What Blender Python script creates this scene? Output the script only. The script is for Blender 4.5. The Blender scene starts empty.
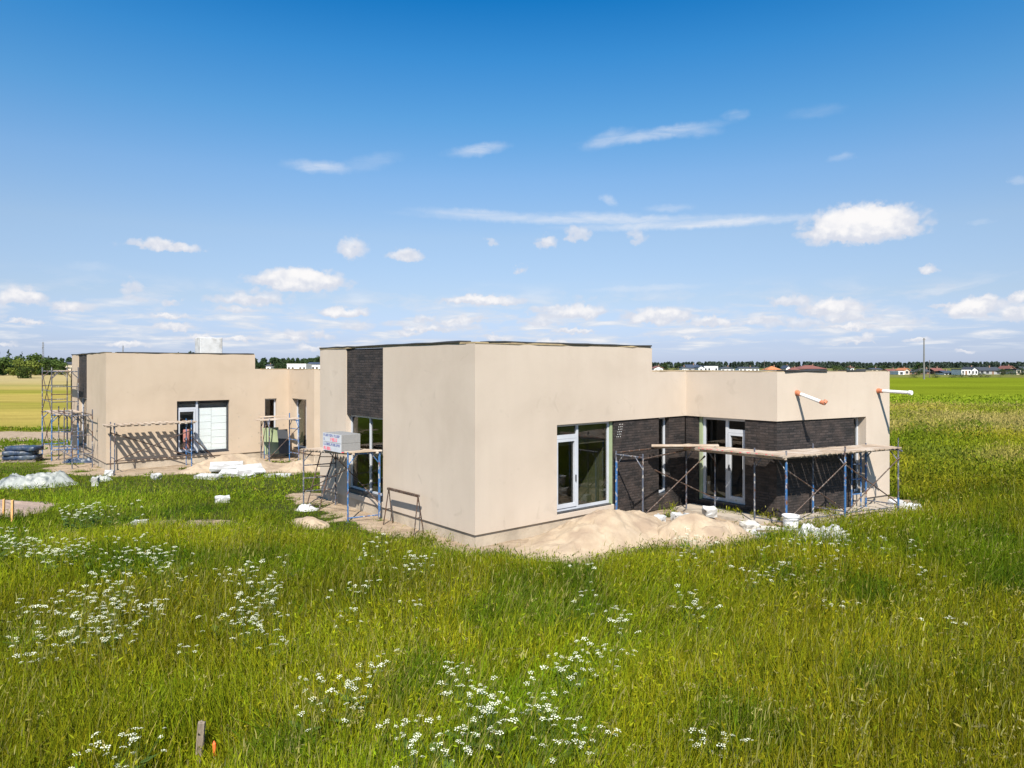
import bpy, bmesh, math, random
import numpy as np
from mathutils import Vector, Matrix

R = math.radians
rng = np.random.default_rng(7)
random.seed(7)
scene = bpy.context.scene
COL = scene.collection

# ------------------------------------------------------------------ frame of the place (metres)
H = 4.36                # height of the drone above the ground beside the house
F = 711.0               # focal length in pixels of the 1024 wide picture
HZ = 366.0              # row of the horizon


def at(px, py, Y):
    """world point at depth Y that is seen at a pixel"""
    return Vector(((px - 512) / F * Y, Y, H - (py - HZ) / F * Y))


def gy(py, z=0.0):
    return F * (H - z) / (py - HZ)


# ------------------------------------------------------------------ helpers
def tag(o, label=None, cat=None, group=None, kind=None):
    if label: o['label'] = label
    if cat: o['category'] = cat
    if group: o['group'] = group
    if kind: o['kind'] = kind
    return o


def empty(name, loc=(0, 0, 0), rz=0.0):
    o = bpy.data.objects.new(name, None)
    o.location = loc
    o.rotation_euler = (0, 0, rz)
    o.empty_display_size = 0.2
    COL.objects.link(o)
    return o


def link_mesh(name, me, mat=None, parent=None):
    o = bpy.data.objects.new(name, me)
    COL.objects.link(o)
    if mat is not None and not me.materials:
        for m in (mat if isinstance(mat, (list, tuple)) else [mat]):
            me.materials.append(m)
    if parent is not None:
        o.parent = parent
    return o


class MB:
    """collects shapes of ONE part and links them as one mesh"""

    def __init__(self):
        self.v, self.f, self.uv, self.mi = [], [], [], []
        self.cur = 0

    def face(self, pts, uv=None):
        i = len(self.v)
        self.v += [tuple(p) for p in pts]
        self.f.append(tuple(range(i, i + len(pts))))
        self.uv.append(uv or [(0, 0)] * len(pts))
        self.mi.append(self.cur)

    def box(self, c, s, rz=0.0, M=None):
        cx, cy, cz = c
        hx, hy, hz = s[0] / 2, s[1] / 2, s[2] / 2
        P = []
        for z in (-hz, hz):
            for x, y in ((-hx, -hy), (hx, -hy), (hx, hy), (-hx, hy)):
                q = Vector((x, y, z))
                if M is not None:
                    q = M @ q
                elif rz:
                    q = Vector((x * math.cos(rz) - y * math.sin(rz), x * math.sin(rz) + y * math.cos(rz), z))
                P.append(q + Vector(c))
        self.hexa(P)

    def hexa(self, P):
        i = len(self.v)
        self.v += [tuple(p) for p in P]
        for f in ((3, 2, 1, 0), (4, 5, 6, 7), (0, 1, 5, 4), (1, 2, 6, 5), (2, 3, 7, 6), (3, 0, 4, 7)):
            self.f.append(tuple(i + k for k in f))
            a = [P[k] for k in f]
            l1 = (Vector(a[1]) - Vector(a[0])).length
            l2 = (Vector(a[2]) - Vector(a[1])).length
            self.uv.append([(0, 0), (l1, 0), (l1, l2), (0, l2)])
            self.mi.append(self.cur)

    def beam(self, p, q, w, h, up=(0, 0, 1)):
        """rectangular bar from p to q"""
        p, q = Vector(p), Vector(q)
        d = (q - p).normalized()
        u = Vector(up)
        s = d.cross(u)
        if s.length < 1e-4:
            s = Vector((1, 0, 0))
        s.normalize()
        u = s.cross(d).normalized()
        P = []
        for a in (p, q):
            for x, y in ((-1, -1), (1, -1), (1, 1), (-1, 1)):
                P.append(a + s * (x * w / 2) + u * (y * h / 2))
        self.hexa([P[k] for k in (0, 1, 2, 3, 4, 5, 6, 7)])

    def tube(self, p, q, r, n=8, r2=None, caps=True):
        p, q = Vector(p), Vector(q)
        r2 = r if r2 is None else r2
        d = (q - p).normalized()
        a = d.orthogonal().normalized()
        b = d.cross(a)
        i = len(self.v)
        for k in range(n):
            t = 2 * math.pi * k / n
            e = a * math.cos(t) + b * math.sin(t)
            self.v.append(tuple(p + e * r))
            self.v.append(tuple(q + e * r2))
        for k in range(n):
            j = (k + 1) % n
            self.f.append((i + 2 * k, i + 2 * j, i + 2 * j + 1, i + 2 * k + 1))
            self.uv.append([(0, 0)] * 4)
            self.mi.append(self.cur)
        if caps:
            self.f.append(tuple(i + 2 * k for k in reversed(range(n))))
            self.uv.append([(0, 0)] * n); self.mi.append(self.cur)
            self.f.append(tuple(i + 2 * k + 1 for k in range(n)))
            self.uv.append([(0, 0)] * n); self.mi.append(self.cur)

    def lathe(self, prof, c=(0, 0, 0), n=16):
        i = len(self.v)
        for (r, z) in prof:
            for k in range(n):
                t = 2 * math.pi * k / n
                self.v.append((c[0] + r * math.cos(t), c[1] + r * math.sin(t), c[2] + z))
        for j in range(len(prof) - 1):
            for k in range(n):
                k2 = (k + 1) % n
                self.f.append((i + j * n + k, i + j * n + k2, i + (j + 1) * n + k2, i + (j + 1) * n + k))
                self.uv.append([(0, 0)] * 4); self.mi.append(self.cur)

    def build(self, name, mat=None, parent=None, bevel=0.0, smooth=False, merge=False):
        me = bpy.data.meshes.new(name)
        me.from_pydata(self.v, [], self.f)
        uvl = me.uv_layers.new(name='UVMap')
        flat = [c for u in self.uv for p in u for c in p]
        uvl.data.foreach_set('uv', flat)
        me.polygons.foreach_set('material_index', self.mi)
        if bevel or merge:
            bm = bmesh.new(); bm.from_mesh(me)
            if merge:
                bmesh.ops.remove_doubles(bm, verts=bm.verts, dist=1e-4)
            if bevel:
                bmesh.ops.bevel(bm, geom=list(bm.edges), offset=bevel, segments=1, affect='EDGES', profile=0.5)
            bm.to_mesh(me); bm.free()
        if smooth:
            me.polygons.foreach_set('use_smooth', [True] * len(me.polygons))
        me.update()
        return link_mesh(name, me, mat, parent)


def np_mesh(name, V, tris=None, quads=None, col=None, mat=None, parent=None, smooth=False):
    """mesh from numpy arrays; col: per-vertex colour"""
    me = bpy.data.meshes.new(name)
    V = np.asarray(V, dtype=np.float32)
    me.vertices.add(len(V)); me.vertices.foreach_set('co', V.ravel())
    loops, starts, tot = [], [], 0
    if quads is not None and len(quads):
        q = np.asarray(quads, dtype=np.int32)
        loops.append(q.ravel()); starts.append(np.arange(len(q), dtype=np.int32) * 4 + tot); tot += 4 * len(q)
    if tris is not None and len(tris):
        t = np.asarray(tris, dtype=np.int32)
        loops.append(t.ravel()); starts.append(np.arange(len(t), dtype=np.int32) * 3 + tot); tot += 3 * len(t)
    loops = np.concatenate(loops); starts = np.concatenate(starts)
    me.loops.add(len(loops)); me.loops.foreach_set('vertex_index', loops)
    me.polygons.add(len(starts)); me.polygons.foreach_set('loop_start', starts)
    me.update(calc_edges=True)
    if col is not None:
        a = me.color_attributes.new('tint', 'FLOAT_COLOR', 'POINT')
        c = np.ones((len(V), 4), dtype=np.float32); c[:, :3] = col
        a.data.foreach_set('color', c.ravel())
    if smooth:
        me.polygons.foreach_set('use_smooth', np.ones(len(starts), dtype=bool))
    return link_mesh(name, me, mat, parent)


# ---- value noise in numpy
def _hash(ix, iy, seed):
    n = (ix.astype(np.int64) * 374761393 + iy.astype(np.int64) * 668265263 + seed * 1442695041) & 0xffffffff
    n = ((n ^ (n >> 13)) * 1274126177) & 0xffffffff
    n = n ^ (n >> 16)
    return (n & 0xffff) / 65535.0


def vnoise(x, y, seed=0):
    x = np.asarray(x, float); y = np.asarray(y, float)
    ix, iy = np.floor(x), np.floor(y)
    fx, fy = x - ix, y - iy
    fx = fx * fx * (3 - 2 * fx); fy = fy * fy * (3 - 2 * fy)
    a = _hash(ix, iy, seed); b = _hash(ix + 1, iy, seed); c = _hash(ix, iy + 1, seed); d = _hash(ix + 1, iy + 1, seed)
    return (a * (1 - fx) + b * fx) * (1 - fy) + (c * (1 - fx) + d * fx) * fy


def fbm(x, y, seed=0, oct=4):
    s, a, t = 0.0, 0.5, 0.0
    for k in range(oct):
        s = s + a * vnoise(x * 2 ** k, y * 2 ** k, seed + k * 17); t += a; a *= 0.5
    return s / t


def sstep(a, b, x):
    t = np.clip((x - a) / (b - a), 0, 1)
    return t * t * (3 - 2 * t)


def poly_sd(poly, x, y):
    """signed distance to a polygon, negative inside"""
    x = np.asarray(x, float); y = np.asarray(y, float)
    d = np.full(x.shape, 1e18); inside = np.zeros(x.shape, bool)
    n = len(poly)
    for i in range(n):
        ax, ay = poly[i]; bx, by = poly[(i + 1) % n]
        ex, ey = bx - ax, by - ay
        t = np.clip(((x - ax) * ex + (y - ay) * ey) / (ex * ex + ey * ey), 0, 1)
        d = np.minimum(d, (x - ax - t * ex) ** 2 + (y - ay - t * ey) ** 2)
        c = ((ay > y) != (by > y))
        with np.errstate(divide='ignore', invalid='ignore'):
            xi = (bx - ax) * (y - ay) / ((by - ay) if by != ay else 1e-9) + ax
        inside ^= c & (x < xi)
    return np.where(inside, -np.sqrt(d), np.sqrt(d))


# ------------------------------------------------------------------ materials
def new_mat(name):
    m = bpy.data.materials.new(name); m.use_nodes = True
    nt = m.node_tree
    for n in list(nt.nodes): nt.nodes.remove(n)
    out = nt.nodes.new('ShaderNodeOutputMaterial')
    return m, nt, out


def N(nt, typ, ins=None, **kw):
    n = nt.nodes.new(typ)
    for k, v in kw.items(): setattr(n, k, v)
    for k, v in (ins or {}).items():
        if isinstance(v, bpy.types.NodeSocket): nt.links.new(v, n.inputs[k])
        else: n.inputs[k].default_value = v
    return n


def ramp(nt, fac, stops):
    n = nt.nodes.new('ShaderNodeValToRGB')
    nt.links.new(fac, n.inputs[0])
    e = n.color_ramp.elements
    while len(e) < len(stops): e.new(0.5)
    for el, (p, c) in zip(e, stops):
        el.position = p; el.color = (*c, 1) if len(c) == 3 else c
    return n.outputs[0]


def mixc(nt, fac, a, b, mode='MIX'):
    n = nt.nodes.new('ShaderNodeMix'); n.data_type = 'RGBA'; n.blend_type = mode
    for s, v in ((n.inputs[0], fac), (n.inputs[6], a), (n.inputs[7], b)):
        if isinstance(v, bpy.types.NodeSocket): nt.links.new(v, s)
        else: s.default_value = v if not isinstance(v, tuple) or len(v) == 4 else (*v, 1)
    return n.outputs[2]


def rough_mat(name, c1, c2, scale=3.0, rough=0.8, bump=0.0, bscale=30.0, metal=0.0, c3=None, scale3=0.6, stretch=None, coord='Object'):
    """two tone noisy surface, optional third large-scale tone"""
    m, nt, out = new_mat(name)
    tc = N(nt, 'ShaderNodeTexCoord').outputs[coord]
    if stretch:
        tc = N(nt, 'ShaderNodeMapping', {'Vector': tc, 'Scale': stretch}).outputs[0]
    n1 = N(nt, 'ShaderNodeTexNoise', {'Vector': tc, 'Scale': scale, 'Detail': 6.0, 'Roughness': 0.6})
    col = ramp(nt, n1.outputs[0], [(0.3, c1), (0.7, c2)])
    if c3:
        n3 = N(nt, 'ShaderNodeTexNoise', {'Vector': tc, 'Scale': scale3, 'Detail': 4.0})
        f = ramp(nt, n3.outputs[0], [(0.48, (0, 0, 0)), (0.66, (1, 1, 1))])
        col = mixc(nt, f, col, (*c3, 1))
    b = N(nt, 'ShaderNodeBsdfPrincipled', {'Base Color': col, 'Roughness': rough, 'Metallic': metal})
    if bump:
        n2 = N(nt, 'ShaderNodeTexNoise', {'Vector': tc, 'Scale': bscale, 'Detail': 5.0})
        bp = N(nt, 'ShaderNodeBump', {'Height': n2.outputs[0], 'Strength': bump, 'Distance': 0.02})
        nt.links.new(bp.outputs[0], b.inputs['Normal'])
    nt.links.new(b.outputs[0], out.inputs[0])
    return m


def plaster_mat(name, base, dark, light):
    m, nt, out = new_mat(name)
    tc = N(nt, 'ShaderNodeTexCoord').outputs['Object']
    a = N(nt, 'ShaderNodeTexNoise', {'Vector': tc, 'Scale': 0.55, 'Detail': 5.0, 'Roughness': 0.55, 'Distortion': 0.4})
    st = N(nt, 'ShaderNodeMapping', {'Vector': tc, 'Scale': (2.2, 2.2, 0.22)}).outputs[0]
    b = N(nt, 'ShaderNodeTexNoise', {'Vector': st, 'Scale': 1.6, 'Detail': 5.0, 'Roughness': 0.6})
    g = N(nt, 'ShaderNodeTexNoise', {'Vector': tc, 'Scale': 60.0, 'Detail': 3.0})
    col = ramp(nt, a.outputs[0], [(0.3, dark), (0.5, base), (0.72, light)])
    col = mixc(nt, ramp(nt, b.outputs[0], [(0.44, (0, 0, 0)), (0.72, (0.30, 0.30, 0.30))]), col, (*dark, 1))
    # weathered smear marks and trowel joints
    w = N(nt, 'ShaderNodeTexNoise', {'Vector': tc, 'Scale': 1.7, 'Detail': 7.0, 'Distortion': 1.4})
    col = mixc(nt, ramp(nt, w.outputs[0], [(0.63, (0, 0, 0)), (0.74, (0.3, 0.3, 0.3))]), col, tuple(x * 0.72 for x in dark))
    col = mixc(nt, 0.06, col, g.outputs[1], 'OVERLAY')
    bs = N(nt, 'ShaderNodeBsdfPrincipled', {'Base Color': col, 'Roughness': 0.92})
    bs.inputs['Specular IOR Level'].default_value = 0.2
    h = N(nt, 'ShaderNodeMath', {0: g.outputs[0], 1: a.outputs[0]}, operation='ADD')
    bp = N(nt, 'ShaderNodeBump', {'Height': h.outputs[0], 'Strength': 0.25, 'Distance': 0.012})
    nt.links.new(bp.outputs[0], bs.inputs['Normal'])
    nt.links.new(bs.outputs[0], out.inputs[0])
    return m


def brick_mat(name):
    m, nt, out = new_mat(name)
    uv = N(nt, 'ShaderNodeTexCoord').outputs['UV']
    obj = N(nt, 'ShaderNodeTexCoord').outputs['Object']
    br = N(nt, 'ShaderNodeTexBrick', {'Vector': uv, 'Color1': (0.011, 0.009, 0.0085, 1), 'Color2': (0.043, 0.033, 0.030, 1),
                                      'Mortar': (0.008, 0.007, 0.007, 1), 'Scale': 1.0, 'Mortar Size': 0.011, 'Mortar Smooth': 0.2,
                                      'Bias': -0.1, 'Brick Width': 0.28, 'Row Height': 0.077})
    br.offset = 0.37
    n = N(nt, 'ShaderNodeTexNoise', {'Vector': obj, 'Scale': 2.5, 'Detail': 6.0})
    col = mixc(nt, ramp(nt, n.outputs[0], [(0.42, (0, 0, 0)), (0.75, (0.6, 0.6, 0.6))]), br.outputs[0], (0.066, 0.046, 0.038, 1))
    n2 = N(nt, 'ShaderNodeTexNoise', {'Vector': obj, 'Scale': 14.0, 'Detail': 5.0})
    col = mixc(nt, ramp(nt, n2.outputs[0], [(0.62, (0, 0, 0)), (0.76, (0.5, 0.5, 0.5))]), col, (0.10, 0.09, 0.086, 1))
    bs = N(nt, 'ShaderNodeBsdfPrincipled', {'Base Color': col, 'Roughness': 0.75})
    hh = N(nt, 'ShaderNodeMath', {0: br.outputs[1], 1: -1.0}, operation='MULTIPLY')
    h2 = N(nt, 'ShaderNodeMath', {0: n2.outputs[0], 1: 0.5, 2: hh.outputs[0]}, operation='MULTIPLY_ADD')
    bp = N(nt, 'ShaderNodeBump', {'Height': h2.outputs[0], 'Strength': 1.0, 'Distance': 0.03})
    nt.links.new(bp.outputs[0], bs.inputs['Normal'])
    nt.links.new(bs.outputs[0], out.inputs[0])
    return m


def glass_mat(name, tint=(0.94, 0.95, 0.95)):
    m, nt, out = new_mat(name)
    tr = N(nt, 'ShaderNodeBsdfTransparent', {'Color': (*tint, 1)})
    gl = N(nt, 'ShaderNodeBsdfGlossy', {'Color': (1, 1, 1, 1), 'Roughness': 0.01})
    tc = N(nt, 'ShaderNodeTexCoord').outputs['Object']
    nz = N(nt, 'ShaderNodeTexNoise', {'Vector': tc, 'Scale': 0.9, 'Detail': 1.0})
    bp = N(nt, 'ShaderNodeBump', {'Height': nz.outputs[0], 'Strength': 0.06, 'Distance': 0.05})
    nt.links.new(bp.outputs[0], gl.inputs['Normal'])
    lw = N(nt, 'ShaderNodeLayerWeight', {'Blend': 0.5})
    p5 = N(nt, 'ShaderNodeMath', {0: lw.outputs[1], 1: 5.0}, operation='POWER')
    fr = N(nt, 'ShaderNodeMath', {0: p5.outputs[0], 1: 0.9, 2: 0.06}, operation='MULTIPLY_ADD')
    mx = N(nt, 'ShaderNodeMixShader', {0: fr.outputs[0]})
    nt.links.new(tr.outputs[0], mx.inputs[1]); nt.links.new(gl.outputs[0], mx.inputs[2])
    nt.links.new(mx.outputs[0], out.inputs[0])
    return m


def tube_mat(name, paint, amount, splash=(0.42, 0.40, 0.37), rust=(0.16, 0.075, 0.035)):
    """scaffold tube: paint worn to rust and splashed with mortar"""
    m, nt, out = new_mat(name)
    tc = N(nt, 'ShaderNodeTexCoord').outputs['Object']
    mp = N(nt, 'ShaderNodeMapping', {'Vector': tc, 'Scale': (6, 6, 3.0)}).outputs[0]
    a = N(nt, 'ShaderNodeTexNoise', {'Vector': mp, 'Scale': 1.3, 'Detail': 5.0, 'Roughness': 0.65})
    b = N(nt, 'ShaderNodeTexNoise', {'Vector': mp, 'Scale': 3.1, 'Detail': 4.0})
    col = mixc(nt, ramp(nt, a.outputs[0], [(amount - 0.04, (0, 0, 0)), (amount + 0.04, (1, 1, 1))]), (*paint, 1), (*rust, 1))
    col = mixc(nt, ramp(nt, b.outputs[0], [(0.56, (0, 0, 0)), (0.63, (1, 1, 1))]), col, (*splash, 1))
    bs = N(nt, 'ShaderNodeBsdfPrincipled', {'Base Color': col, 'Roughness': 0.55, 'Metallic': 0.15})
    nt.links.new(bs.outputs[0], out.inputs[0])
    return m


def leaf_mat(name, use_attr=True, col=(0.06, 0.1, 0.02), transl=0.35):
    m, nt, out = new_mat(name)
    if use_attr:
        c = N(nt, 'ShaderNodeAttribute', attribute_name='tint').outputs['Color']
    else:
        c = N(nt, 'ShaderNodeRGB'); c.outputs[0].default_value = (*col, 1); c = c.outputs[0]
    d = N(nt, 'ShaderNodeBsdfPrincipled', {'Base Color': c, 'Roughness': 0.7})
    d.inputs['Specular IOR Level'].default_value = 0.06
    t = N(nt, 'ShaderNodeBsdfTranslucent', {'Color': c})
    mx = N(nt, 'ShaderNodeMixShader', {0: transl})
    nt.links.new(d.outputs[0], mx.inputs[1]); nt.links.new(t.outputs[0], mx.inputs[2])
    nt.links.new(mx.outputs[0], out.inputs[0])
    return m


M = {}
M['plaster'] = plaster_mat('plaster_front', (0.478, 0.402, 0.326), (0.440, 0.367, 0.295), (0.506, 0.429, 0.350))
M['plaster_warm'] = plaster_mat('plaster_warm', (0.452, 0.362, 0.270), (0.415, 0.330, 0.244), (0.478, 0.385, 0.292))
M['plinth'] = rough_mat('plinth_render', (0.36, 0.30, 0.23), (0.46, 0.39, 0.30), 2.5, 0.9, 0.4, 18, c3=(0.30, 0.25, 0.19), scale3=1.3)
M['brick'] = brick_mat('dark_clinker')
M['frame'] = rough_mat('window_frame_grey', (0.40, 0.42, 0.46), (0.50, 0.52, 0.55), 2.0, 0.4)
M['frame_dark'] = rough_mat('dark_track', (0.03, 0.03, 0.033), (0.06, 0.06, 0.06), 5.0, 0.6)
M['frame_anthracite'] = rough_mat('anthracite_frame', (0.035, 0.036, 0.04), (0.055, 0.056, 0.06), 3, 0.45)
M['glass'] = glass_mat('window_glass')
M['glass_dim'] = glass_mat('window_glass_dimmed', (0.62, 0.62, 0.60))  # tint darkened to paint shade into the rooms seen behind
M['green_board'] = rough_mat('green_plasterboard', (0.22, 0.27, 0.15), (0.28, 0.33, 0.19), 1.5, 0.85, c3=(0.31, 0.34, 0.24), scale3=0.8)
M['film'] = rough_mat('pale_board', (0.80, 0.83, 0.81), (0.88, 0.90, 0.89), 1.2, 0.5, stretch=(0.5, 0.5, 3))
M['screed'] = rough_mat('screed', (0.18, 0.17, 0.16), (0.28, 0.26, 0.24), 2.0, 0.9)
M['inside'] = rough_mat('inside_block', (0.20, 0.19, 0.17), (0.30, 0.28, 0.25), 2.0, 0.95)
M['membrane'] = rough_mat('roof_membrane', (0.02, 0.02, 0.022), (0.05, 0.05, 0.05), 3.0, 0.7)
M['edge_wood'] = rough_mat('parapet_timber', (0.24, 0.17, 0.09), (0.42, 0.33, 0.19), 4.0, 0.85, stretch=(1, 1, 3))
M['wood'] = rough_mat('scaffold_board', (0.30, 0.22, 0.155), (0.44, 0.35, 0.265), 2.2, 0.85, 0.3, 25, c3=(0.49, 0.42, 0.35), scale3=1.7)
M['wood_grey'] = rough_mat('grey_timber', (0.13, 0.10, 0.07), (0.28, 0.225, 0.165), 6.0, 0.9, 0.6, 30, stretch=(6, 6, 0.8))
M['blue_tube'] = tube_mat('blue_tube', (0.035, 0.125, 0.30), 0.60)
M['steel_tube'] = tube_mat('steel_tube', (0.085, 0.095, 0.125), 0.56, splash=(0.33, 0.31, 0.29), rust=(0.10, 0.05, 0.028))
M['rust_tube'] = tube_mat('rusty_tube', (0.055, 0.038, 0.030), 0.5, splash=(0.16, 0.13, 0.11), rust=(0.085, 0.045, 0.028))
M['orange'] = rough_mat('orange_pvc', (0.44, 0.145, 0.07), (0.52, 0.19, 0.10), 3, 0.5)
M['white_pvc'] = rough_mat('white_pvc', (0.70, 0.69, 0.67), (0.80, 0.79, 0.77), 3, 0.4)
M['white_foam'] = rough_mat('white_foam', (0.42, 0.42, 0.41), (0.54, 0.54, 0.53), 3, 0.8, 0.6, 14, c3=(0.30,0.29,0.27), scale3=2.2)
M['sheet'] = rough_mat('plastic_sheet', (0.40, 0.40, 0.39), (0.54, 0.54, 0.53), 2.0, 0.45, 0.6, 9, c3=(0.26, 0.26, 0.25), scale3=2.6)
M['sheet_grey'] = rough_mat('grey_sheet', (0.22, 0.235, 0.215), (0.36, 0.37, 0.34), 2.0, 0.5, 0.9, 7, c3=(0.07, 0.085, 0.085), scale3=2.8)  # dark third tone stands in for shade in the folds and gaps
M['navy'] = rough_mat('navy_wrap', (0.012, 0.02, 0.04), (0.03, 0.055, 0.11), 3.0, 0.45, 0.6, 8, c3=(0.07, 0.085, 0.10), scale3=2.4)
M['sand'] = rough_mat('sand', (0.325, 0.245, 0.162), (0.415, 0.328, 0.230), 3.0, 0.97, 1.0, 9, c3=(0.285, 0.210, 0.145), scale3=1.6)
M['sand_pink'] = rough_mat('reddish_sand', (0.27, 0.195, 0.15), (0.36, 0.27, 0.21), 3.0, 0.97, 0.8, 14)
M['concrete'] = rough_mat('concrete', (0.40, 0.38, 0.34), (0.55, 0.52, 0.46), 5.0, 0.9, 0.5, 30)
M['paving'] = rough_mat('slab_concrete', (0.30, 0.26, 0.21), (0.42, 0.36, 0.29), 3.0, 0.9, 0.5, 20)
M['stake'] = rough_mat('orange_stake', (0.62, 0.30, 0.10), (0.74, 0.40, 0.16), 8, 0.7)
M['orange_tape'] = rough_mat('orange_paint', (0.85, 0.13, 0.03), (0.95, 0.20, 0.05), 8, 0.5)
M['pack_grey'] = rough_mat('grey_foam', (0.19, 0.19, 0.19), (0.25, 0.25, 0.245), 30, 0.8, 0.2, 60)
M['pack_white'] = rough_mat('pack_film', (0.46, 0.48, 0.53), (0.56, 0.57, 0.60), 3, 0.25)
M['ink_blue'] = rough_mat('ink_blue', (0.04, 0.06, 0.22), (0.08, 0.10, 0.28), 20, 0.4)
M['ink_red'] = rough_mat('ink_red', (0.70, 0.05, 0.10), (0.80, 0.14, 0.18), 20, 0.4)
M['grass'] = leaf_mat('grass_blades', transl=0.3)
M['leaf'] = leaf_mat('tree_leaves', transl=0.2)
M['bark'] = rough_mat('bark', (0.06, 0.045, 0.03), (0.12, 0.09, 0.065), 4, 0.95)
M['stem'] = leaf_mat('flower_stem', False, (0.10, 0.16, 0.035))
M['petal'] = rough_mat('white_petals', (0.50, 0.51, 0.37), (0.64, 0.65, 0.51), 40, 0.8)
for k, c in {'wall_white': (0.72, 0.72, 0.70), 'wall_cream': (0.58, 0.50, 0.40), 'wall_grey': (0.30, 0.30, 0.30), 'wall_brown': (0.20, 0.12, 0.08),
             'roof_dark': (0.045, 0.05, 0.06), 'roof_blue': (0.04, 0.055, 0.085), 'roof_red': (0.19, 0.075, 0.055), 'roof_orange': (0.45, 0.17, 0.07),
             'pane_dark': (0.03, 0.035, 0.04), 'metal_pole': (0.15, 0.145, 0.14), 'tar_pole': (0.10, 0.085, 0.07), 'mast': (0.25, 0.26, 0.28)}.items():
    M[k] = rough_mat(k, tuple(x * 0.9 for x in c), tuple(min(1, x * 1.1) for x in c), 0.8, 0.7)

# ------------------------------------------------------------------ ground
U = Vector((0.7671, 0.6416, 0)); V_ = Vector((-0.6416, 0.7671, 0))
A1 = Vector((-0.887, 17.04, 0)); A2 = Vector((-16.9, 29.6, 0))
RZ = math.atan2(U.y, U.x)


def loc2w(A, a, b, z=0.0):
    return A + U * a + V_ * b + Vector((0, 0, z))


HP = dict(aT=6.62, aI=8.29, sC=3.09, L=5.12, E=8.55, turn=R(29) - RZ)
HP2 = dict(aT=6.21, aI=7.85, sC=2.9, L=5.12, E=8.5, turn=R(29) - RZ)


def footprint(A, P, grow=0.0):
    c, s = math.cos(P['turn']), math.sin(P['turn'])
    C = (P['aI'], -P['sC']); D = (C[0] + P['L'] * c, C[1] + P['L'] * s); Fp = (D[0] - s * 9, D[1] + c * 9)
    pts = [(0, 0), (P['aI'], 0), C, D, Fp, (P['aT'], P['E']), (0, P['E'])]
    return [tuple(loc2w(A, *p)[:2]) for p in pts]


FP1, FP2 = footprint(A1, HP), footprint(A2, HP2)
SAND1 = [(-7.4, 24), (-6.7, 22.7), (-4.9, 20.1), (-2.85, 18.0), (-0.9, 16.4), (1.0, 15.5), (2.6, 15.9), (4.4, 16.5), (5.9, 18.0), (7.5, 18.9), (9.5, 19.9), (12.2, 21.3), (13.0, 22.6), (12.5, 24.5), (6, 24), (0, 22), (-4, 25)]
SAND2 = [(-25, 39), (-23.6, 34.8), (-21, 31.8), (-18.0, 28.7), (-15.2, 28.0), (-12.6, 28.4), (-10.6, 29.6), (-8.7, 28.8), (-6, 30), (-3, 33), (-8, 40), (-16, 40)]
POLY_YARD = [(-34, 36), (-30, 31.5), (-24, 31.2), (-21, 34), (-24, 39), (-31, 39)]
CROP = [(14, 78), (60, 68), (400, 66), (900, 240), (300, 262), (60, 258), (32, 150)]


def sand_amount(x, y):
    n = fbm(x * 0.9, y * 0.9, 5) - 0.5
    n2 = fbm(x * 3.1, y * 3.1, 9) - 0.5
    w = 1.5 * n + 0.9 * n2
    s = 1 - sstep(-0.25, 0.35, poly_sd(SAND1, x, y) + w)
    s = np.maximum(s, 1 - sstep(-0.25, 0.4, poly_sd(SAND2, x, y) + w * 1.1))
    s = np.maximum(s, 0.62 * (1 - sstep(-0.6, 0.8, poly_sd(POLY_YARD, x, y) + w * 4)))
    s = np.maximum(s, 0.80 * (1 - sstep(0.5, 1.1, np.hypot((x + 9.0) / 2.4, (y - 19.6) / 0.85) + w * 0.5)))
    # grass tufts that came up in the sand
    s = s * (1 - 0.8 * sstep(0.62, 0.7, fbm(x * 1.3, y * 1.3, 31)))
    return s


def road_amount(x, y):
    yc = 44.6 + 0.02 * (x + 30) + 0.6 * np.sin(x * 0.05)
    d = np.abs(y - yc) - 3.0 + (fbm(x * 0.6, y * 0.6, 12) - 0.5) * 1.2
    return (1 - sstep(-0.3, 0.4, d)) * (1 - sstep(-12, -4, x))


def ground_h(x, y):
    far = np.hypot(x, y)
    h = 0.10 * (fbm(x * 0.22, y * 0.22, 3) - 0.5) + 0.05 * (fbm(x * 1.1, y * 1.1, 4) - 0.5)
    near1 = np.minimum(np.abs(poly_sd(FP1, x, y)), np.abs(poly_sd(FP2, x, y)))
    ins = (poly_sd(FP1, x, y) < 0.02) | (poly_sd(FP2, x, y) < 0.02)
    h = h * sstep(0.0, 2.0, near1) * (1 - sstep(150, 400, far))
    return np.where(ins, -0.03, h)


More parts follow.
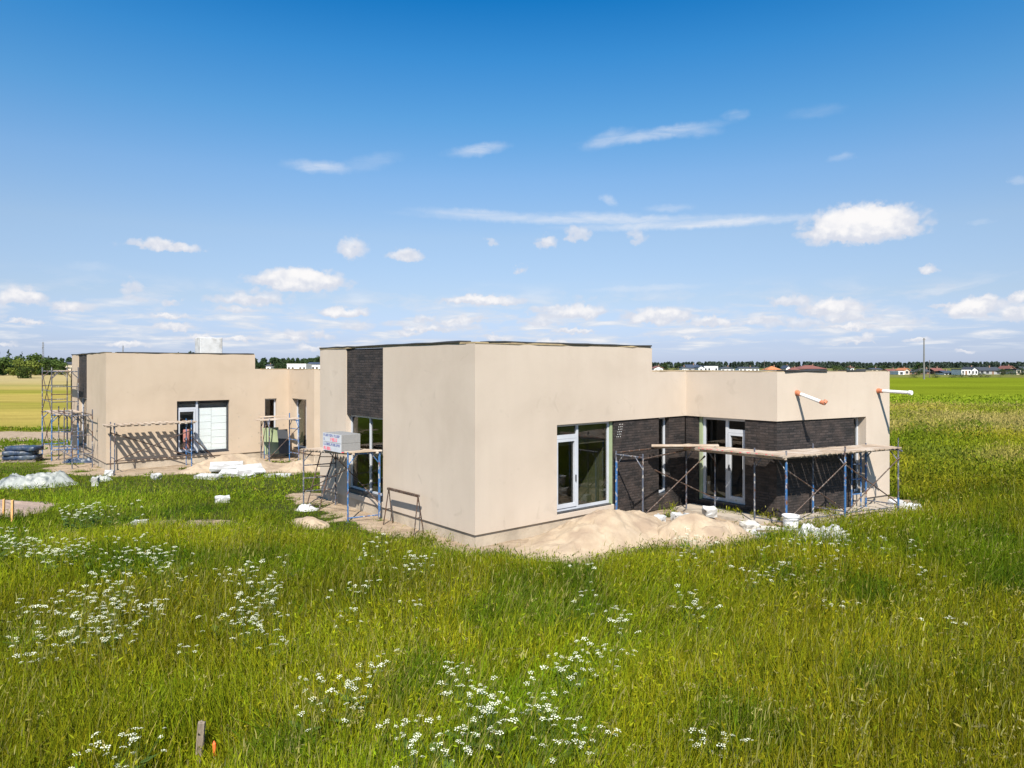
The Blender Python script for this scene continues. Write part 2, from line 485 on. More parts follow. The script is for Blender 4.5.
def zone_colour(x, y):
    """base colour of the ground sheet"""
    x = np.asarray(x, float); y = np.asarray(y, float)
    far = np.hypot(x, y)
    n1 = fbm(x * 0.12, y * 0.12, 21)[..., None]; n2 = fbm(x * 0.9, y * 0.9, 22)[..., None]
    soil = np.array([0.045, 0.052, 0.018]) + n2 * np.array([0.02, 0.02, 0.008])
    meadow = np.array([0.11, 0.165, 0.018]) * (0.75 + 0.5 * n1)
    rough = np.array([0.20, 0.18, 0.040]) * (0.7 + 0.6 * n1)
    mid = meadow + (rough - meadow) * sstep(0.4, 0.7, fbm(x * 0.05 + 3, y * 0.13, 23))[..., None]
    t = sstep(18, 60, far)[..., None]
    c = soil * (1 - t) + mid * t
    # crop field on the right
    cd = poly_sd(CROP, x, y) + (fbm(x * 0.1, y * 0.1, 2) - 0.5) * 6
    k = (1 - sstep(-2, 2, cd))[..., None]
    streak = fbm(x * 0.01, y * 0.12, 25)[..., None]
    crop = np.array([0.162, 0.200, 0.014]) * (0.78 + 0.45 * streak)
    c = c * (1 - k) + crop * k
    # mown hay field on the left beyond the gravel track
    k = (sstep(48.5, 51, y) * (1 - sstep(-14, -2, x)))[..., None]
    band = (0.5 + 0.5 * np.sin((y + 0.03 * x) * 0.16 + 2.5 * fbm(x * 0.01, y * 0.02, 27)))[..., None]
    b2 = fbm(x * 0.015, y * 0.09, 28)[..., None]
    hay = np.array([0.385, 0.300, 0.078]) * (0.62 + 0.55 * b2 + 0.22 * fbm(x * 0.12, y * 0.35, 26)[..., None])
    green = np.array([0.25, 0.235, 0.040])
    hay = hay + (green - hay) * sstep(0.42, 0.85, band * 0.45 + b2 * 0.75)
    tan = np.array([0.40, 0.32, 0.15])
    hay = hay + (tan - hay) * sstep(110, 220, y)[..., None]
    c = c * (1 - k) + hay * k
    # far land
    fl = sstep(262, 300, y)[..., None] * (1 - k)
    farc = np.array([0.15, 0.15, 0.05]) * (0.6 + 0.8 * fbm(x * 0.012, y * 0.03, 29)[..., None])
    c = c * (1 - fl) + farc * fl
    return c * 0.87


def axis(fine0, fine1, step, lo, hi, g=1.12):
    a = list(np.arange(fine0, fine1 + 1e-6, step))
    s, p = step, fine1
    while p < hi:
        s *= g; p += s; a.append(min(p, hi))
    s, p = step, fine0
    pre = []
    while p > lo:
        s *= g; p -= s; pre.append(max(p, lo))
    return np.array(pre[::-1] + a)


xs = axis(-28, 20, 0.25, -5000, 5000, 1.07)
ys = axis(4, 40, 0.25, -400, 6000, 1.05)
GX, GY = np.meshgrid(xs, ys)
gx, gyv = GX.ravel(), GY.ravel()
gz = ground_h(gx, gyv)
nx, ny = len(xs), len(ys)
idx = np.arange(nx * ny).reshape(ny, nx)
quads = np.stack([idx[:-1, :-1].ravel(), idx[:-1, 1:].ravel(), idx[1:, 1:].ravel(), idx[1:, :-1].ravel()], 1)


def ground_mat():
    m, nt, out = new_mat('ground_cover')
    c = N(nt, 'ShaderNodeAttribute', attribute_name='tint').outputs['Color']
    s = N(nt, 'ShaderNodeAttribute', attribute_name='bare').outputs['Fac']
    tc = N(nt, 'ShaderNodeTexCoord').outputs['Object']
    n1 = N(nt, 'ShaderNodeTexNoise', {'Vector': tc, 'Scale': 2.2, 'Detail': 8.0, 'Roughness': 0.65})
    nl = N(nt, 'ShaderNodeTexNoise', {'Vector': N(nt, 'ShaderNodeMapping', {'Vector': tc, 'Scale': (0.06, 0.25, 1)}).outputs[0], 'Scale': 1.0, 'Detail': 8.0, 'Roughness': 0.7})
    c = mixc(nt, 0.7, c, ramp(nt, nl.outputs[0], [(0.25, (0.30, 0.30, 0.30)), (0.75, (0.72, 0.72, 0.72))]), 'OVERLAY')
    sandc = ramp(nt, n1.outputs[0], [(0.25, (0.25, 0.183, 0.125)), (0.5, (0.345, 0.265, 0.185)), (0.75, (0.41, 0.325, 0.24))])
    nb = N(nt, 'ShaderNodeTexNoise', {'Vector': tc, 'Scale': 7.0, 'Detail': 6.0})
    f = N(nt, 'ShaderNodeMath', {0: nb.outputs[0], 1: -0.5}, operation='ADD')
    f = N(nt, 'ShaderNodeMath', {0: f.outputs[0], 1: 1.2, 2: s}, operation='MULTIPLY_ADD')
    f = ramp(nt, f.outputs[0], [(0.35, (0, 0, 0)), (0.55, (1, 1, 1))])
    c = mixc(nt, f, c, sandc)
    b = N(nt, 'ShaderNodeBsdfPrincipled', {'Base Color': c, 'Roughness': 0.97})
    b.inputs['Specular IOR Level'].default_value = 0.0
    bp = N(nt, 'ShaderNodeBump', {'Height': n1.outputs[0], 'Strength': 1.0, 'Distance': 0.16})
    nt.links.new(bp.outputs[0], b.inputs['Normal'])
    nt.links.new(b.outputs[0], out.inputs[0])
    return m


g = np_mesh('ground', np.stack([gx, gyv, gz], 1), quads=quads, col=zone_colour(gx, gyv), mat=ground_mat(), smooth=True)
bare = np.maximum(sand_amount(gx, gyv), road_amount(gx, gyv)).astype(np.float32)
at_ = g.data.attributes.new('bare', 'FLOAT', 'POINT'); at_.data.foreach_set('value', bare)
tag(g, kind='structure')

# ------------------------------------------------------------------ sand heaps
HEAPS = []


def mound(name, cx, cy, rx, ry, h, rz, seed, mat, label, cat, lobes=()):
    n = 96
    t = np.linspace(-1.15, 1.15, n)
    X, Y = np.meshgrid(t, t)
    c, s = math.cos(rz), math.sin(rz)
    wx = cx + c * X * rx - s * Y * ry; wy = cy + s * X * rx + c * Y * ry
    r = np.sqrt(X ** 2 + Y ** 2)
    z = h * np.clip(1 - r, -0.2, 1) ** 1.0
    r = r * (0.80 + 0.55 * fbm(wx * 0.8 + seed, wy * 0.8, seed + 1, 3))
    z = np.where(r < 1, h * (1 - sstep(0.0, 1.0, r)) ** 0.85, -0.25 * h * (r - 1))
    for (lx, ly, lr, lh) in lobes:
        z = np.maximum(z, lh * (1 - sstep(0, 1.0, np.hypot(wx - lx, wy - ly) / lr)) - 0.0)
    nz = fbm(wx * 1.6, wy * 1.6, seed, 5) - 0.5
    k_ = np.minimum(1, np.maximum(z, 0) / (0.35 * h))
    pit = sstep(0.60, 0.72, fbm(wx * 3.2, wy * 3.2, seed + 7, 2))          # shovel cuts and footprints
    z = z + k_ * (nz * 0.55 * h - 0.07 * pit + 0.05 * (fbm(wx * 9, wy * 9, seed + 3, 3) - 0.5))
    edge = (np.sqrt(X ** 2 + Y ** 2) > 1.08)
    z = z + ground_h(wx, wy) + 0.005
    z = np.where(edge, z - 0.12, z)
    Vv = np.stack([wx.ravel(), wy.ravel(), z.ravel()], 1)
    idx = np.arange(n * n).reshape(n, n)
    q = np.stack([idx[:-1, :-1].ravel(), idx[:-1, 1:].ravel(), idx[1:, 1:].ravel(), idx[1:, :-1].ravel()], 1)
    o = np_mesh(name, Vv, quads=q, mat=mat, smooth=True)
    tag(o, label, cat)
    HEAPS.append((cx, cy, rx, ry, rz))
    return o


p = loc2w(A1, 3.1, -1.3)
mound('sand_heap', p.x, p.y, 3.2, 1.45, 0.68, RZ + 0.05, 41, M['sand'], 'larger pale sand heap piled against the glazed terrace door of the front house', 'sand heap')
mound('sand_heap', 4.7, 18.0, 2.0, 1.05, 0.58, R(8), 42, M['sand'], 'smaller pale sand heap below the scaffold boards at the inner corner of the front house', 'sand heap')
mound('sand_heap', -17.0, 20.9, 3.4, 1.9, 0.42, R(10), 43, M['sand_pink'], 'reddish sand heap at the left edge of the lawn beside two orange stakes', 'sand heap')
mound('sand_heap', -12.0, 30.2, 2.6, 1.1, 0.62, RZ, 44, M['sand'], 'long low sand heap under the wide terrace window of the rear house', 'sand heap')
mound('sand_heap', -8.9, 30.0, 1.6, 0.9, 0.4, R(20), 45, M['sand'], 'small sand heap near the inner corner of the rear house', 'sand heap')
mound('sand_heap', -5.6, 19.7, 1.0, 0.45, 0.17, R(125), 46, M['sand'], 'flat sand patch heaped under the scaffold with the foam packs', 'sand heap')


# ------------------------------------------------------------------ houses
class Wall:
    """wall frame: p0 -> p1 seen from outside runs left to right; dep goes inward"""

    def __init__(self, p0, p1):
        self.p = Vector((p0[0], p0[1], 0)); d = Vector((p1[0] - p0[0], p1[1] - p0[1], 0))
        self.L = d.length; self.d = d.normalized(); self.n = Vector((-self.d.y, self.d.x, 0))

    def pt(self, s, dep, z):
        q = self.p + self.d * s + self.n * dep
        return Vector((q.x, q.y, z))

    def panel(self, mb, s0, s1, z0, z1, voids=(), dep=0.0, th=0.36, k0=0.0, k1=0.0, cap0=True, cap1=True):
        S = sorted({s0, s1, *[min(max(v, s0), s1) for o in voids for v in o[:2]]})
        Z = sorted({z0, z1, *[min(max(v, z0), z1) for o in voids for v in o[2:]]})
        def solid(i, j):
            if i < 0 or j < 0 or i >= len(S) - 1 or j >= len(Z) - 1: return None
            sm, zm = (S[i] + S[i + 1]) / 2, (Z[j] + Z[j + 1]) / 2
            return not any(o[0] < sm < o[1] and o[2] < zm < o[3] for o in voids)
        def sin(s):   # inner line is mitred
            if abs(s - s0) < 1e-6: return s + k0 * th
            if abs(s - s1) < 1e-6: return s + k1 * th
            return s
        o_ = lambda s, z: self.pt(s, dep, z)
        i_ = lambda s, z: self.pt(sin(s), dep + th, z)
        for i in range(len(S) - 1):
            for j in range(len(Z) - 1):
                if not solid(i, j): continue
                a, b, c, d = S[i], S[i + 1], Z[j], Z[j + 1]
                mb.face([o_(a, c), o_(b, c), o_(b, d), o_(a, d)], [(a, c), (b, c), (b, d), (a, d)])
                mb.face([i_(b, c), i_(a, c), i_(a, d), i_(b, d)], [(b, c), (a, c), (a, d), (b, d)])
                if not solid(i - 1, j) and (i > 0 or cap0):
                    mb.face([i_(a, c), o_(a, c), o_(a, d), i_(a, d)], [(a - th, c), (a, c), (a, d), (a - th, d)])
                if not solid(i + 1, j) and (i < len(S) - 2 or cap1):
                    mb.face([o_(b, c), i_(b, c), i_(b, d), o_(b, d)], [(b, c), (b + th, c), (b + th, d), (b, d)])
                if not solid(i, j - 1):
                    mb.face([i_(a, c), i_(b, c), o_(b, c), o_(a, c)], [(a, c - th), (b, c - th), (b, c), (a, c)])
                if not solid(i, j + 1):
                    mb.face([o_(a, d), o_(b, d), i_(b, d), i_(a, d)], [(a, d), (b, d), (b, d + th), (a, d + th)])

    def bar(self, mb, s0, s1, d0, d1, z0, z1):
        P = [self.pt(s, d, z) for z in (z0, z1) for s, d in ((s0, d0), (s1, d0), (s1, d1), (s0, d1))]
        mb.hexa(P)


def window(w, root, s0, s1, z0, z1, dep=0.14, mull=(), door=None, transom=None, name='window', fr=0.065, label=None, sill=True, film=None, outer='frame'):
    """frame with mullions, one glass pane child, optional door leaf between two stations"""
    f = MB()
    D0, D1 = dep, dep + 0.075
    e = 0.004
    w.bar(f, s0 + e, s0 + fr, D0, D1, z0 + e, z1 - e); w.bar(f, s1 - fr, s1 - e, D0, D1, z0 + e, z1 - e)
    st = [s0 + fr] + [m for m in mull] + [s1 - fr]
    for m in mull:
        w.bar(f, m - fr * 0.55, m + fr * 0.55, D0 - 0.004, D1, z0 + e, z1 - e)
    for a, b in zip(st[:-1], st[1:]):
        a2 = a if a == st[0] else a + fr * 0.55; b2 = b if b == st[-1] else b - fr * 0.55
        w.bar(f, a2, b2, D0 + 0.002, D1, z0 + e, z0 + fr * 1.2); w.bar(f, a2, b2, D0 + 0.002, D1, z1 - fr, z1 - e)
    o = f.build(name, M[outer], root)
    if label: o['label'] = label
    g_ = MB(); w.bar(g_, s0 + fr * 0.5, s1 - fr * 0.5, D0 + 0.035, D0 + 0.041, z0 + fr * 0.6, z1 - fr * 0.5)
    g_.build('glass_pane', M['glass'] if film else M['glass_dim'], o)
    if door:
        a, b = door
        lf = MB(); zt = transom or (z1 - fr)
        w.bar(lf, a, b, D0 - 0.012, D1 + 0.01, zt - 0.06, zt + 0.045)          # transom bar
        x0, x1, q0, q1 = a + 0.012, b - 0.012, z0 + fr * 1.2 + 0.004, zt - 0.066
        w.bar(lf, x0, x0 + 0.075, D0 - 0.022, D1 - 0.003, q0, q1); w.bar(lf, x1 - 0.075, x1, D0 - 0.022, D1 - 0.003, q0, q1)
        w.bar(lf, x0 + 0.075, x1 - 0.075, D0 - 0.02, D1 - 0.004, q0, q0 + 0.1); w.bar(lf, x0 + 0.075, x1 - 0.075, D0 - 0.02, D1 - 0.004, q1 - 0.075, q1)
        d_ = lf.build('door_leaf', M['frame'], o)
        hd = MB(); hs = x1 - 0.04 if door[0] == st[0] else x0 + 0.04
        w.bar(hd, hs - 0.012, hs + 0.012, D0 - 0.055, D0 - 0.022, 1.22, 1.40); hd.build('handle', M['frame_dark'], o)
    if sill:
        sl = MB(); w.bar(sl, s0 + 0.003, s1 - 0.003, 0.05, dep + 0.11, z0 - 0.13, z0 - 0.004); sl.build('sill_track', M['frame_dark'], o)
    if film:
        fm = MB(); a, b, c, d = film
        nrow = 6
        for k in range(nrow):
            zz0 = c + (d - c) * k / nrow; zz1 = c + (d - c) * (k + 1) / nrow - 0.010
            mid = a + (b - a) * 0.47
            w.bar(fm, a, mid, D1 + 0.03, D1 + 0.05, zz0, zz1)
            w.bar(fm, mid + 0.012, b, D1 + 0.03, D1 + 0.05, zz0 - 0.07 if k else zz0, zz1 - 0.07 if k < nrow - 1 else zz1)
        fo = fm.build('pale_board', M['film'], o)
    return o


def make_house(A, P, label, front):
    root = empty('flat_roof_house', A, RZ)
    tag(root, label, 'house')
    pm = M['plaster'] if front else M['plaster_warm']
    aT, aI, sC, L, E = P['aT'], P['aI'], P['sC'], P['L'], P['E']
    c, s = math.cos(P['turn']), math.sin(P['turn'])
    Cc = (aI, -sC); Dd = (Cc[0] + L * c, Cc[1] + L * s); Ff = (Dd[0] - s * 9, Dd[1] + c * 9)
    TOP, LOW, HEAD, BASE, TH = 4.90, 4.19, 2.80, 0.30, 0.36
    wEA, wAI, wIC, wCD = Wall((0, E), (0, 0)), Wall((0, 0), (aI, 0)), Wall((aI, 0), Cc), Wall(Cc, Dd)
    wDF, wFG, wGE = Wall(Dd, Ff), Wall(Ff, (aT, E)), Wall((aT, E), (0, E))
    kc = math.tan((math.pi / 2 + P['turn'] * 0 - (-P['turn'])) / 2)   # mitre for the blunt corner C
    turnC = math.pi / 2 + P['turn']          # exterior turning angle at C
    kC = math.tan(turnC / 2)
    w0, w1 = (2.705, 4.98) if front else (2.76, 5.03)
    n0, n1 = (7.0, 7.5) if front else (6.68, 7.25)
    b0, b1 = E - 6.69, E - 4.39
    d0, d1 = 0.41, 2.05
    s0, s1 = 3.42, 3.95
    mb = MB()
    # plaster walls
    wEA.panel(mb, 0, E, BASE, TOP, [(b0, b1, 0.44, TOP + 1)], th=TH, k0=1, k1=-1, cap0=False, cap1=False)
    v = [(w0, w1, 0.42, HEAD), (aT, aI + 1, LOW, TOP + 1)]
    if front: v += [(w1 - 0.001, aI + 1, 0, HEAD)]
    else: v += [(n0, n1, 0.42, HEAD)]
    wAI.panel(mb, 0, aI, BASE, TOP, v, th=TH, k0=1, k1=1, cap0=False, cap1=False)
    v = [(-1, sC + 1, 0, HEAD)] if front else [(d0, d1, 0.42, HEAD)]
    wIC.panel(mb, 0, sC, BASE, LOW, v, th=TH, k0=1, k1=-kC, cap0=False, cap1=False)
    v = [(-1, s1, 0, HEAD)] if front else [(s0, s1, 0.42, HEAD)]
    wCD.panel(mb, 0, L, BASE, LOW, v, th=TH, k0=kC, k1=-1, cap0=False, cap1=False)
    wDF.panel(mb, 0, 9, BASE, LOW, [(2, 4, 0.9, HEAD)], th=TH, k0=1, k1=-1, cap0=False, cap1=False)
    wFG.panel(mb, 0, wFG.L, BASE, LOW, th=TH)
    wGE.panel(mb, 0, wGE.L, BASE, TOP, th=TH, k1=-1, cap1=False)
    Wall((aT, TH + 0.01), (aT, E - TH - 0.01)).panel(mb, 0, E - 2 * TH - 0.02, 3.6, TOP - 0.01, th=0.3)
    mb.build('wall', pm, root)
    # brick
    def brick(fn, marks=None):
        bk = MB(); fn(bk)
        if marks: bk.cur = 1; marks(bk)
        return bk.build('brick_cladding', [M['brick'], M['white_pvc']], root)
    def chalk(q):
        for k in range(3):
            for j in range(6):
                x_ = w1 + 0.12 + 0.075 * k + 0.02 * j + rnd.uniform(-.008, .008); wAI.bar(q, x_, x_ + 0.012, 0.040, 0.049, 2.32 + 0.07 * j, 2.345 + 0.07 * j)
    rnd = random.Random(5 if front else 6)
    brick(lambda q: wEA.panel(q, b0 + 0.003, b1 - 0.003, 2.86, TOP - 0.02, dep=0.035, th=TH - 0.06))
    if front:
        brick(lambda q: wAI.panel(q, w1 + 0.003, aI, 0.0, HEAD - 0.003, [(n0, n1, 0.42, HEAD + 1)], dep=0.045, th=TH - 0.06, k1=1, cap1=False), chalk)
        brick(lambda q: wIC.panel(q, -0.045, sC - 0.045 * kC, 0.0, HEAD - 0.003, [(d0, d1, 0.22, HEAD + 1)], dep=0.045, th=TH - 0.06, k0=1, k1=-kC, cap0=False, cap1=False))
        brick(lambda q: wCD.panel(q, 0.045 * kC, s0, 0.0, HEAD - 0.003, dep=0.045, th=TH - 0.06, k0=kC, cap0=False))
    # plinth
    def plinth(fn):
        pl = MB(); fn(pl); pl.build('plinth', M['plinth'], root)
    plinth(lambda q: wEA.panel(q, 0, E - 0.05, -0.4, BASE - 0.004, dep=0.05, th=0.28, k1=-1, cap1=False))
    plinth(lambda q: wAI.panel(q, 0.05, w1 if front else aI, -0.4, BASE - 0.004, dep=0.05, th=0.28, k0=1, cap0=False))
    if front:
        plinth(lambda q: wCD.panel(q, s1 - 0.02, L, -0.4, BASE - 0.004, dep=0.05, th=0.28))
    else:
        plinth(lambda q: wIC.panel(q, 0.0, sC, -0.4, BASE - 0.004, dep=0.05, th=0.28))
        plinth(lambda q: wCD.panel(q, 0.0, L, -0.4, BASE - 0.004, dep=0.05, th=0.28))
    # floor and roof slabs
    def slab(z0, z1, pts, name, mat):
        q = MB(); n = len(pts)
        q.face([(x, y, z1) for x, y in pts]); q.face([(x, y, z0) for x, y in reversed(pts)])
        for i in range(n):
            a, b = pts[i], pts[(i + 1) % n]
            q.face([(*a, z0), (*b, z0), (*b, z1), (*a, z1)])
        return q.build(name, mat, root)
    e = TH - 0.04
    allp = [(e, e), (aI + e, e), (Cc[0] + e, Cc[1] + e), (Dd[0] - e, Dd[1] + e), (Ff[0] - e, Ff[1] - e), (aT, E - e), (e, E - e)]
    slab(0.05, 0.30, allp, 'floor', M['screed'])
    slab(4.55, 4.68, [(e, e), (aT - e, e), (aT - e, E - e), (e, E - e)], 'roof', M['membrane'])
    slab(3.75, 3.93, [(aT - 0.2, e), (aI + e, e), (Cc[0] + e, Cc[1] + e), (Dd[0] - e, Dd[1] + e), (Ff[0] - e, Ff[1] - e), (aT - 0.2, E - e)], 'roof', M['membrane'])
    # inner partitions
    ib = MB()
    x0 = w1 + 0.12
    ib.box((x0 + 0.06, 0.37 + 1.6, 1.65), (0.12, 3.2, 2.69))
    ib.build('partition_wall', M['green_board'], root)
    ib = MB(); ib.box(((w0 + w1) / 2 - 0.05, 0.62, 2.42), (w1 - w0 + 0.3, 0.36, 0.5)); ib.build('inner_lintel', M['inside'], root)
    ib = MB()
    ib.box((2.4, 3.75, 2.4), (4.1, 0.12, 4.2)); ib.box((x0 + 1.9, 3.9, 2.0), (3.4, 0.12, 3.4)); ib.box((9.6, 2.0, 2.0), (0.12, 4.5, 3.4))
    ib.build('inner_wall', M['inside'], root)
    # parapet edging, an uneven run of timber with a strip of membrane on it
    def edging(w, a, b, z, name, mat, h=0.035, jag=0.3, dep=0.02, wid=0.30):
        """one continuous strip whose top and front edge wander"""
        X = [a]
        while X[-1] < b - 0.3: X.append(min(X[-1] + rnd.uniform(0.25, 0.9), b))
        if X[-1] < b: X.append(b)
        q = MB(); ring = []
        for x in X:
            hh = h * rnd.uniform(1 - jag, 1 + jag); dd = dep - rnd.uniform(0, 0.04)
            ring.append([w.pt(x, dd, z + 0.002), w.pt(x, dep + wid, z + 0.002), w.pt(x, dep + wid, z + hh), w.pt(x, dd, z + hh)])
        for r0, r1 in zip(ring[:-1], ring[1:]):
            for k in range(4):
                q.face([r0[k], r0[(k + 1) % 4], r1[(k + 1) % 4], r1[k]])
        q.face(ring[0]); q.face(ring[-1][::-1])
        return q.build(name, mat, root, merge=True)
    hz_ = 0.045 if front else 0.02
    edging(wEA, 0.0, E - 0.35, TOP, 'parapet_edging', M['edge_wood'], hz_, 0.1)
    edging(wAI, 0.0, aT - 0.05, TOP, 'parapet_edging', M['edge_wood'], hz_, 0.1)
    edging(wAI, 0.4, aT - 0.05, TOP + hz_ * 0.85, 'roofing_strip', M['membrane'], 0.035, 0.25, 0.0, 0.33)
    edging(wEA, 0.0, E - 0.6, TOP + hz_ * 0.85, 'roofing_strip', M['membrane'], 0.035, 0.4, 0.0, 0.33)
    edging(wAI, aT + 0.35, aI, LOW, 'parapet_edging', M['edge_wood'], 0.03, 0.5)
    edging(wIC, 0.0, sC - 0.3, LOW, 'parapet_edging', M['edge_wood'], 0.03, 0.5)
    edging(wCD, 0.2, L - 0.1, LOW, 'parapet_edging', M['edge_wood'], 0.02, 0.6)
    edging(wCD, 0.3, 2.1, LOW + 0.012, 'roofing_strip', M['membrane'], 0.06, 0.45, -0.02)
    edging(wCD, 3.0, 3.9, LOW + 0.012, 'roofing_strip', M['membrane'], 0.045, 0.6, -0.01)
    # windows
    if front:
        window(wAI, root, w0, w1 - 0.1, 0.46, HEAD, mull=(3.60,), door=(w0 + 0.065, 3.565), transom=2.46, name='terrace_door', label='terrace door with glazed leaf and tall fixed pane')
        jb = MB(); wAI.bar(jb, w1 - 0.098, w1 - 0.004, 0.10, 0.30, 0.36, HEAD - 0.004); jb.build('jamb_board', M['green_board'], root)
        window(wAI, root, n0, n1, 0.46, HEAD, dep=0.2, name='narrow_window')
        window(wIC, root, d0 + 0.1, d1, 0.26, HEAD, dep=0.18, mull=(1.36,), door=(1.40, d1 - 0.065), transom=2.42, name='entrance_door', fr=0.085)
        jb = MB(); wIC.bar(jb, d0 + 0.004, d0 + 0.096, 0.12, 0.34, 0.2, HEAD - 0.006); jb.build('jamb_board', M['green_board'], root)
        window(wCD, root, s0, s1, 0.46, HEAD, dep=0.27, name='narrow_window', sill=False)
        wl = MB(); wCD.bar(wl, s0 - 0.002, s1 + 0.002, 0.05, 0.36, -0.1, 0.44); wl.build('window_base', M['paving'], root)
    else:
        window(wAI, root, w0, w1, 0.46, HEAD, mull=(3.62,), door=(w0 + 0.065, 3.585), transom=2.46, name='terrace_door', film=(3.68, w1 - 0.07, 0.54, 2.46), outer='frame_anthracite')
        mu = MB(); wAI.bar(mu, 3.585, 3.68, 0.125, 0.20, 0.40, HEAD - 0.01); mu.build('mullion_post', M['frame'], root)
        window(wAI, root, n0, n1, 0.46, HEAD, name='narrow_window', transom=1.4)
        window(wIC, root, d0, d1, 0.46, HEAD, dep=0.24, mull=(1.5,), name='tall_window')
        jb = MB(); wIC.bar(jb, d0 + 0.1, d0 + 0.55, 0.33, 0.35, 0.5, HEAD - 0.05); jb.build('jamb_board', M['green_board'], root)
        window(wCD, root, s0, s1, 0.46, HEAD, dep=0.24, name='narrow_window')
        for (a, z) in [(5.45, 2.0), (5.45, 1.55), (5.45, 1.0), (5.45, .6), (6.0, 2.05), (6.0, 1.5), (6.05, 1.05), (6.4, 2.1), (6.38, 1.2), (7.55, 2.1), (7.6, 1.5), (6.4, .7), (5.9, .62)]:
            dm = MB(); dm.tube(wAI.pt(a, -0.004, z), wAI.pt(a, 0.02, z), 0.035, 10); dm.build('anchor_cap', M['plinth'], root)
    window(wEA, root, b0, b1, 0.56, 2.84, dep=0.17, mull=(E - 5.46,), name='tall_window', fr=0.05)
    return root, dict(EA=wEA, AI=wAI, IC=wIC, CD=wCD, C=Cc, D=Dd)


house1, W1 = make_house(A1, HP, 'beige rendered flat roofed house in front with dark brick panels and two drain pipes', True)
house2, W2 = make_house(A2, HP2, 'beige rendered flat roofed house behind on the left with a white chimney box', False)
ch = MB()
ch.box((6.1, 6.6, 4.78), (1.15, 0.95, 2.2), 0)
ch.build('chimney', M['white_foam'], house2, bevel=0.02)

# drain pipes sticking out of the low wing
w = W1['CD']
for (s, z, drop, ln, tip) in ((0.80, 3.60, 0.27, 0.93, True), (4.52, 3.59, 0.03, 1.06, False)):
    a = w.pt(s, -0.0, z); d = Vector(w.pt(s, -1, z) - a).normalized()
    e = a + d * ln - Vector((0, 0, drop))
    mid = a + (e - a) * 0.16
    m1 = MB(); m1.tube(a - (e - a) * 0.1, e, 0.050, 14); pb = m1.build('drain_pipe', M['white_pvc'], house1, smooth=False)
    pb['label'] = 'orange and white drain pipe sloping down from the parapet' if tip else 'white drain pipe with an orange socket near the right edge'
    m2 = MB(); m2.tube(a - (e - a) * 0.02, mid, 0.064, 14); m2.tube(a - (e - a) * 0.01, a + (e - a) * 0.05, 0.078, 14)
    m2.build('pipe_socket', M['orange'], pb)
    if tip:
        m3 = MB(); q = a + (e - a) * 0.86
        m3.tube(q, e, 0.058, 14); m3.tube(e - (e - a) * 0.02, e + Vector((0.07, 0, 0.07)), 0.055, 14)
        m3.build('pipe_elbow', M['orange'], pb)
    else:
        m3 = MB(); m3.tube(a + (e - a) * 0.95, a + (e - a) * 1.03, 0.068, 14); m3.build('pipe_end', M['white_pvc'], pb)

# entrance slab along the right wing
sl = MB()
q = [w.pt(-0.15, -1.05, 0), w.pt(4.6, -1.0, 0), w.pt(4.75, -0.05, 0), w.pt(0.1, -0.02, 0)]
q = [q[0], q[1], q[2], q[3]]
sl.hexa([Vector((p.x, p.y, -0.2)) for p in q] + [Vector((p.x, p.y, 0.10)) for p in q])
qi = W1['IC']
q = [qi.pt(0.25, -0.95, 0), qi.pt(3.0, -0.95, 0), qi.pt(3.1, -0.0, 0), qi.pt(0.25, -0.0, 0)]
sl.hexa([Vector((p.x, p.y, -0.2)) for p in q] + [Vector((p.x, p.y, 0.085)) for p in q])
sl.build('entrance_slab', M['paving'], house1)


def to_world(A, p):
    return loc2w(A, p[0], p[1], p[2] if len(p) > 2 else 0)


# ------------------------------------------------------------------ scaffolds
def gh(x, y):
    return float(ground_h(np.array([x]), np.array([y]))[0])


def frame_part(root, p, q, z1, mat, mat2=None, rungs=(0.35, 1.0), post_top=0.12, r=0.024, z0=None):
    """one H frame: two posts and cross bars"""
    m = MB()
    for k, a in enumerate((p, q)):
        zb = (gh(a[0], a[1]) - 0.03) if z0 is None else z0
        m.tube((a[0], a[1], zb), (a[0], a[1], z1 + post_top), r, 8)
        m.tube((a[0], a[1], zb), (a[0], a[1], zb + 0.03), r * 2.2, 8)
    for zr in rungs:
        m.tube((p[0], p[1], zr), (q[0], q[1], zr), r * 0.8, 6)
    m.tube((p[0], p[1], z1), (q[0], q[1], z1), r, 8)
    # curved knees below the top bar
    P, Q = Vector((p[0], p[1], z1)), Vector((q[0], q[1], z1))
    d = (Q - P) * 0.28
    m.tube(P + d, P - Vector((0, 0, 0.32)), r * 0.7, 6); m.tube(Q - d, Q - Vector((0, 0, 0.32)), r * 0.7, 6)
    return m.build('frame', mat, root)


def brace_part(root, p, q, mat=None, r=0.017):
    m = MB(); m.tube(p, q, r, 6)
    d = (Vector(q) - Vector(p)).normalized()
    m.tube(Vector(p) - d * 0.03, Vector(p) + d * 0.06, r * 1.5, 6); m.tube(Vector(q) - d * 0.06, Vector(q) + d * 0.03, r * 1.5, 6)
    return m.build('brace', mat or M['rust_tube'], root)


def plank_part(root, p, q, wid=0.24, th=0.045, mat=None):
    m = MB(); m.beam(p, q, wid, th)
    return m.build('plank', mat or M['wood'], root, bevel=0.005)


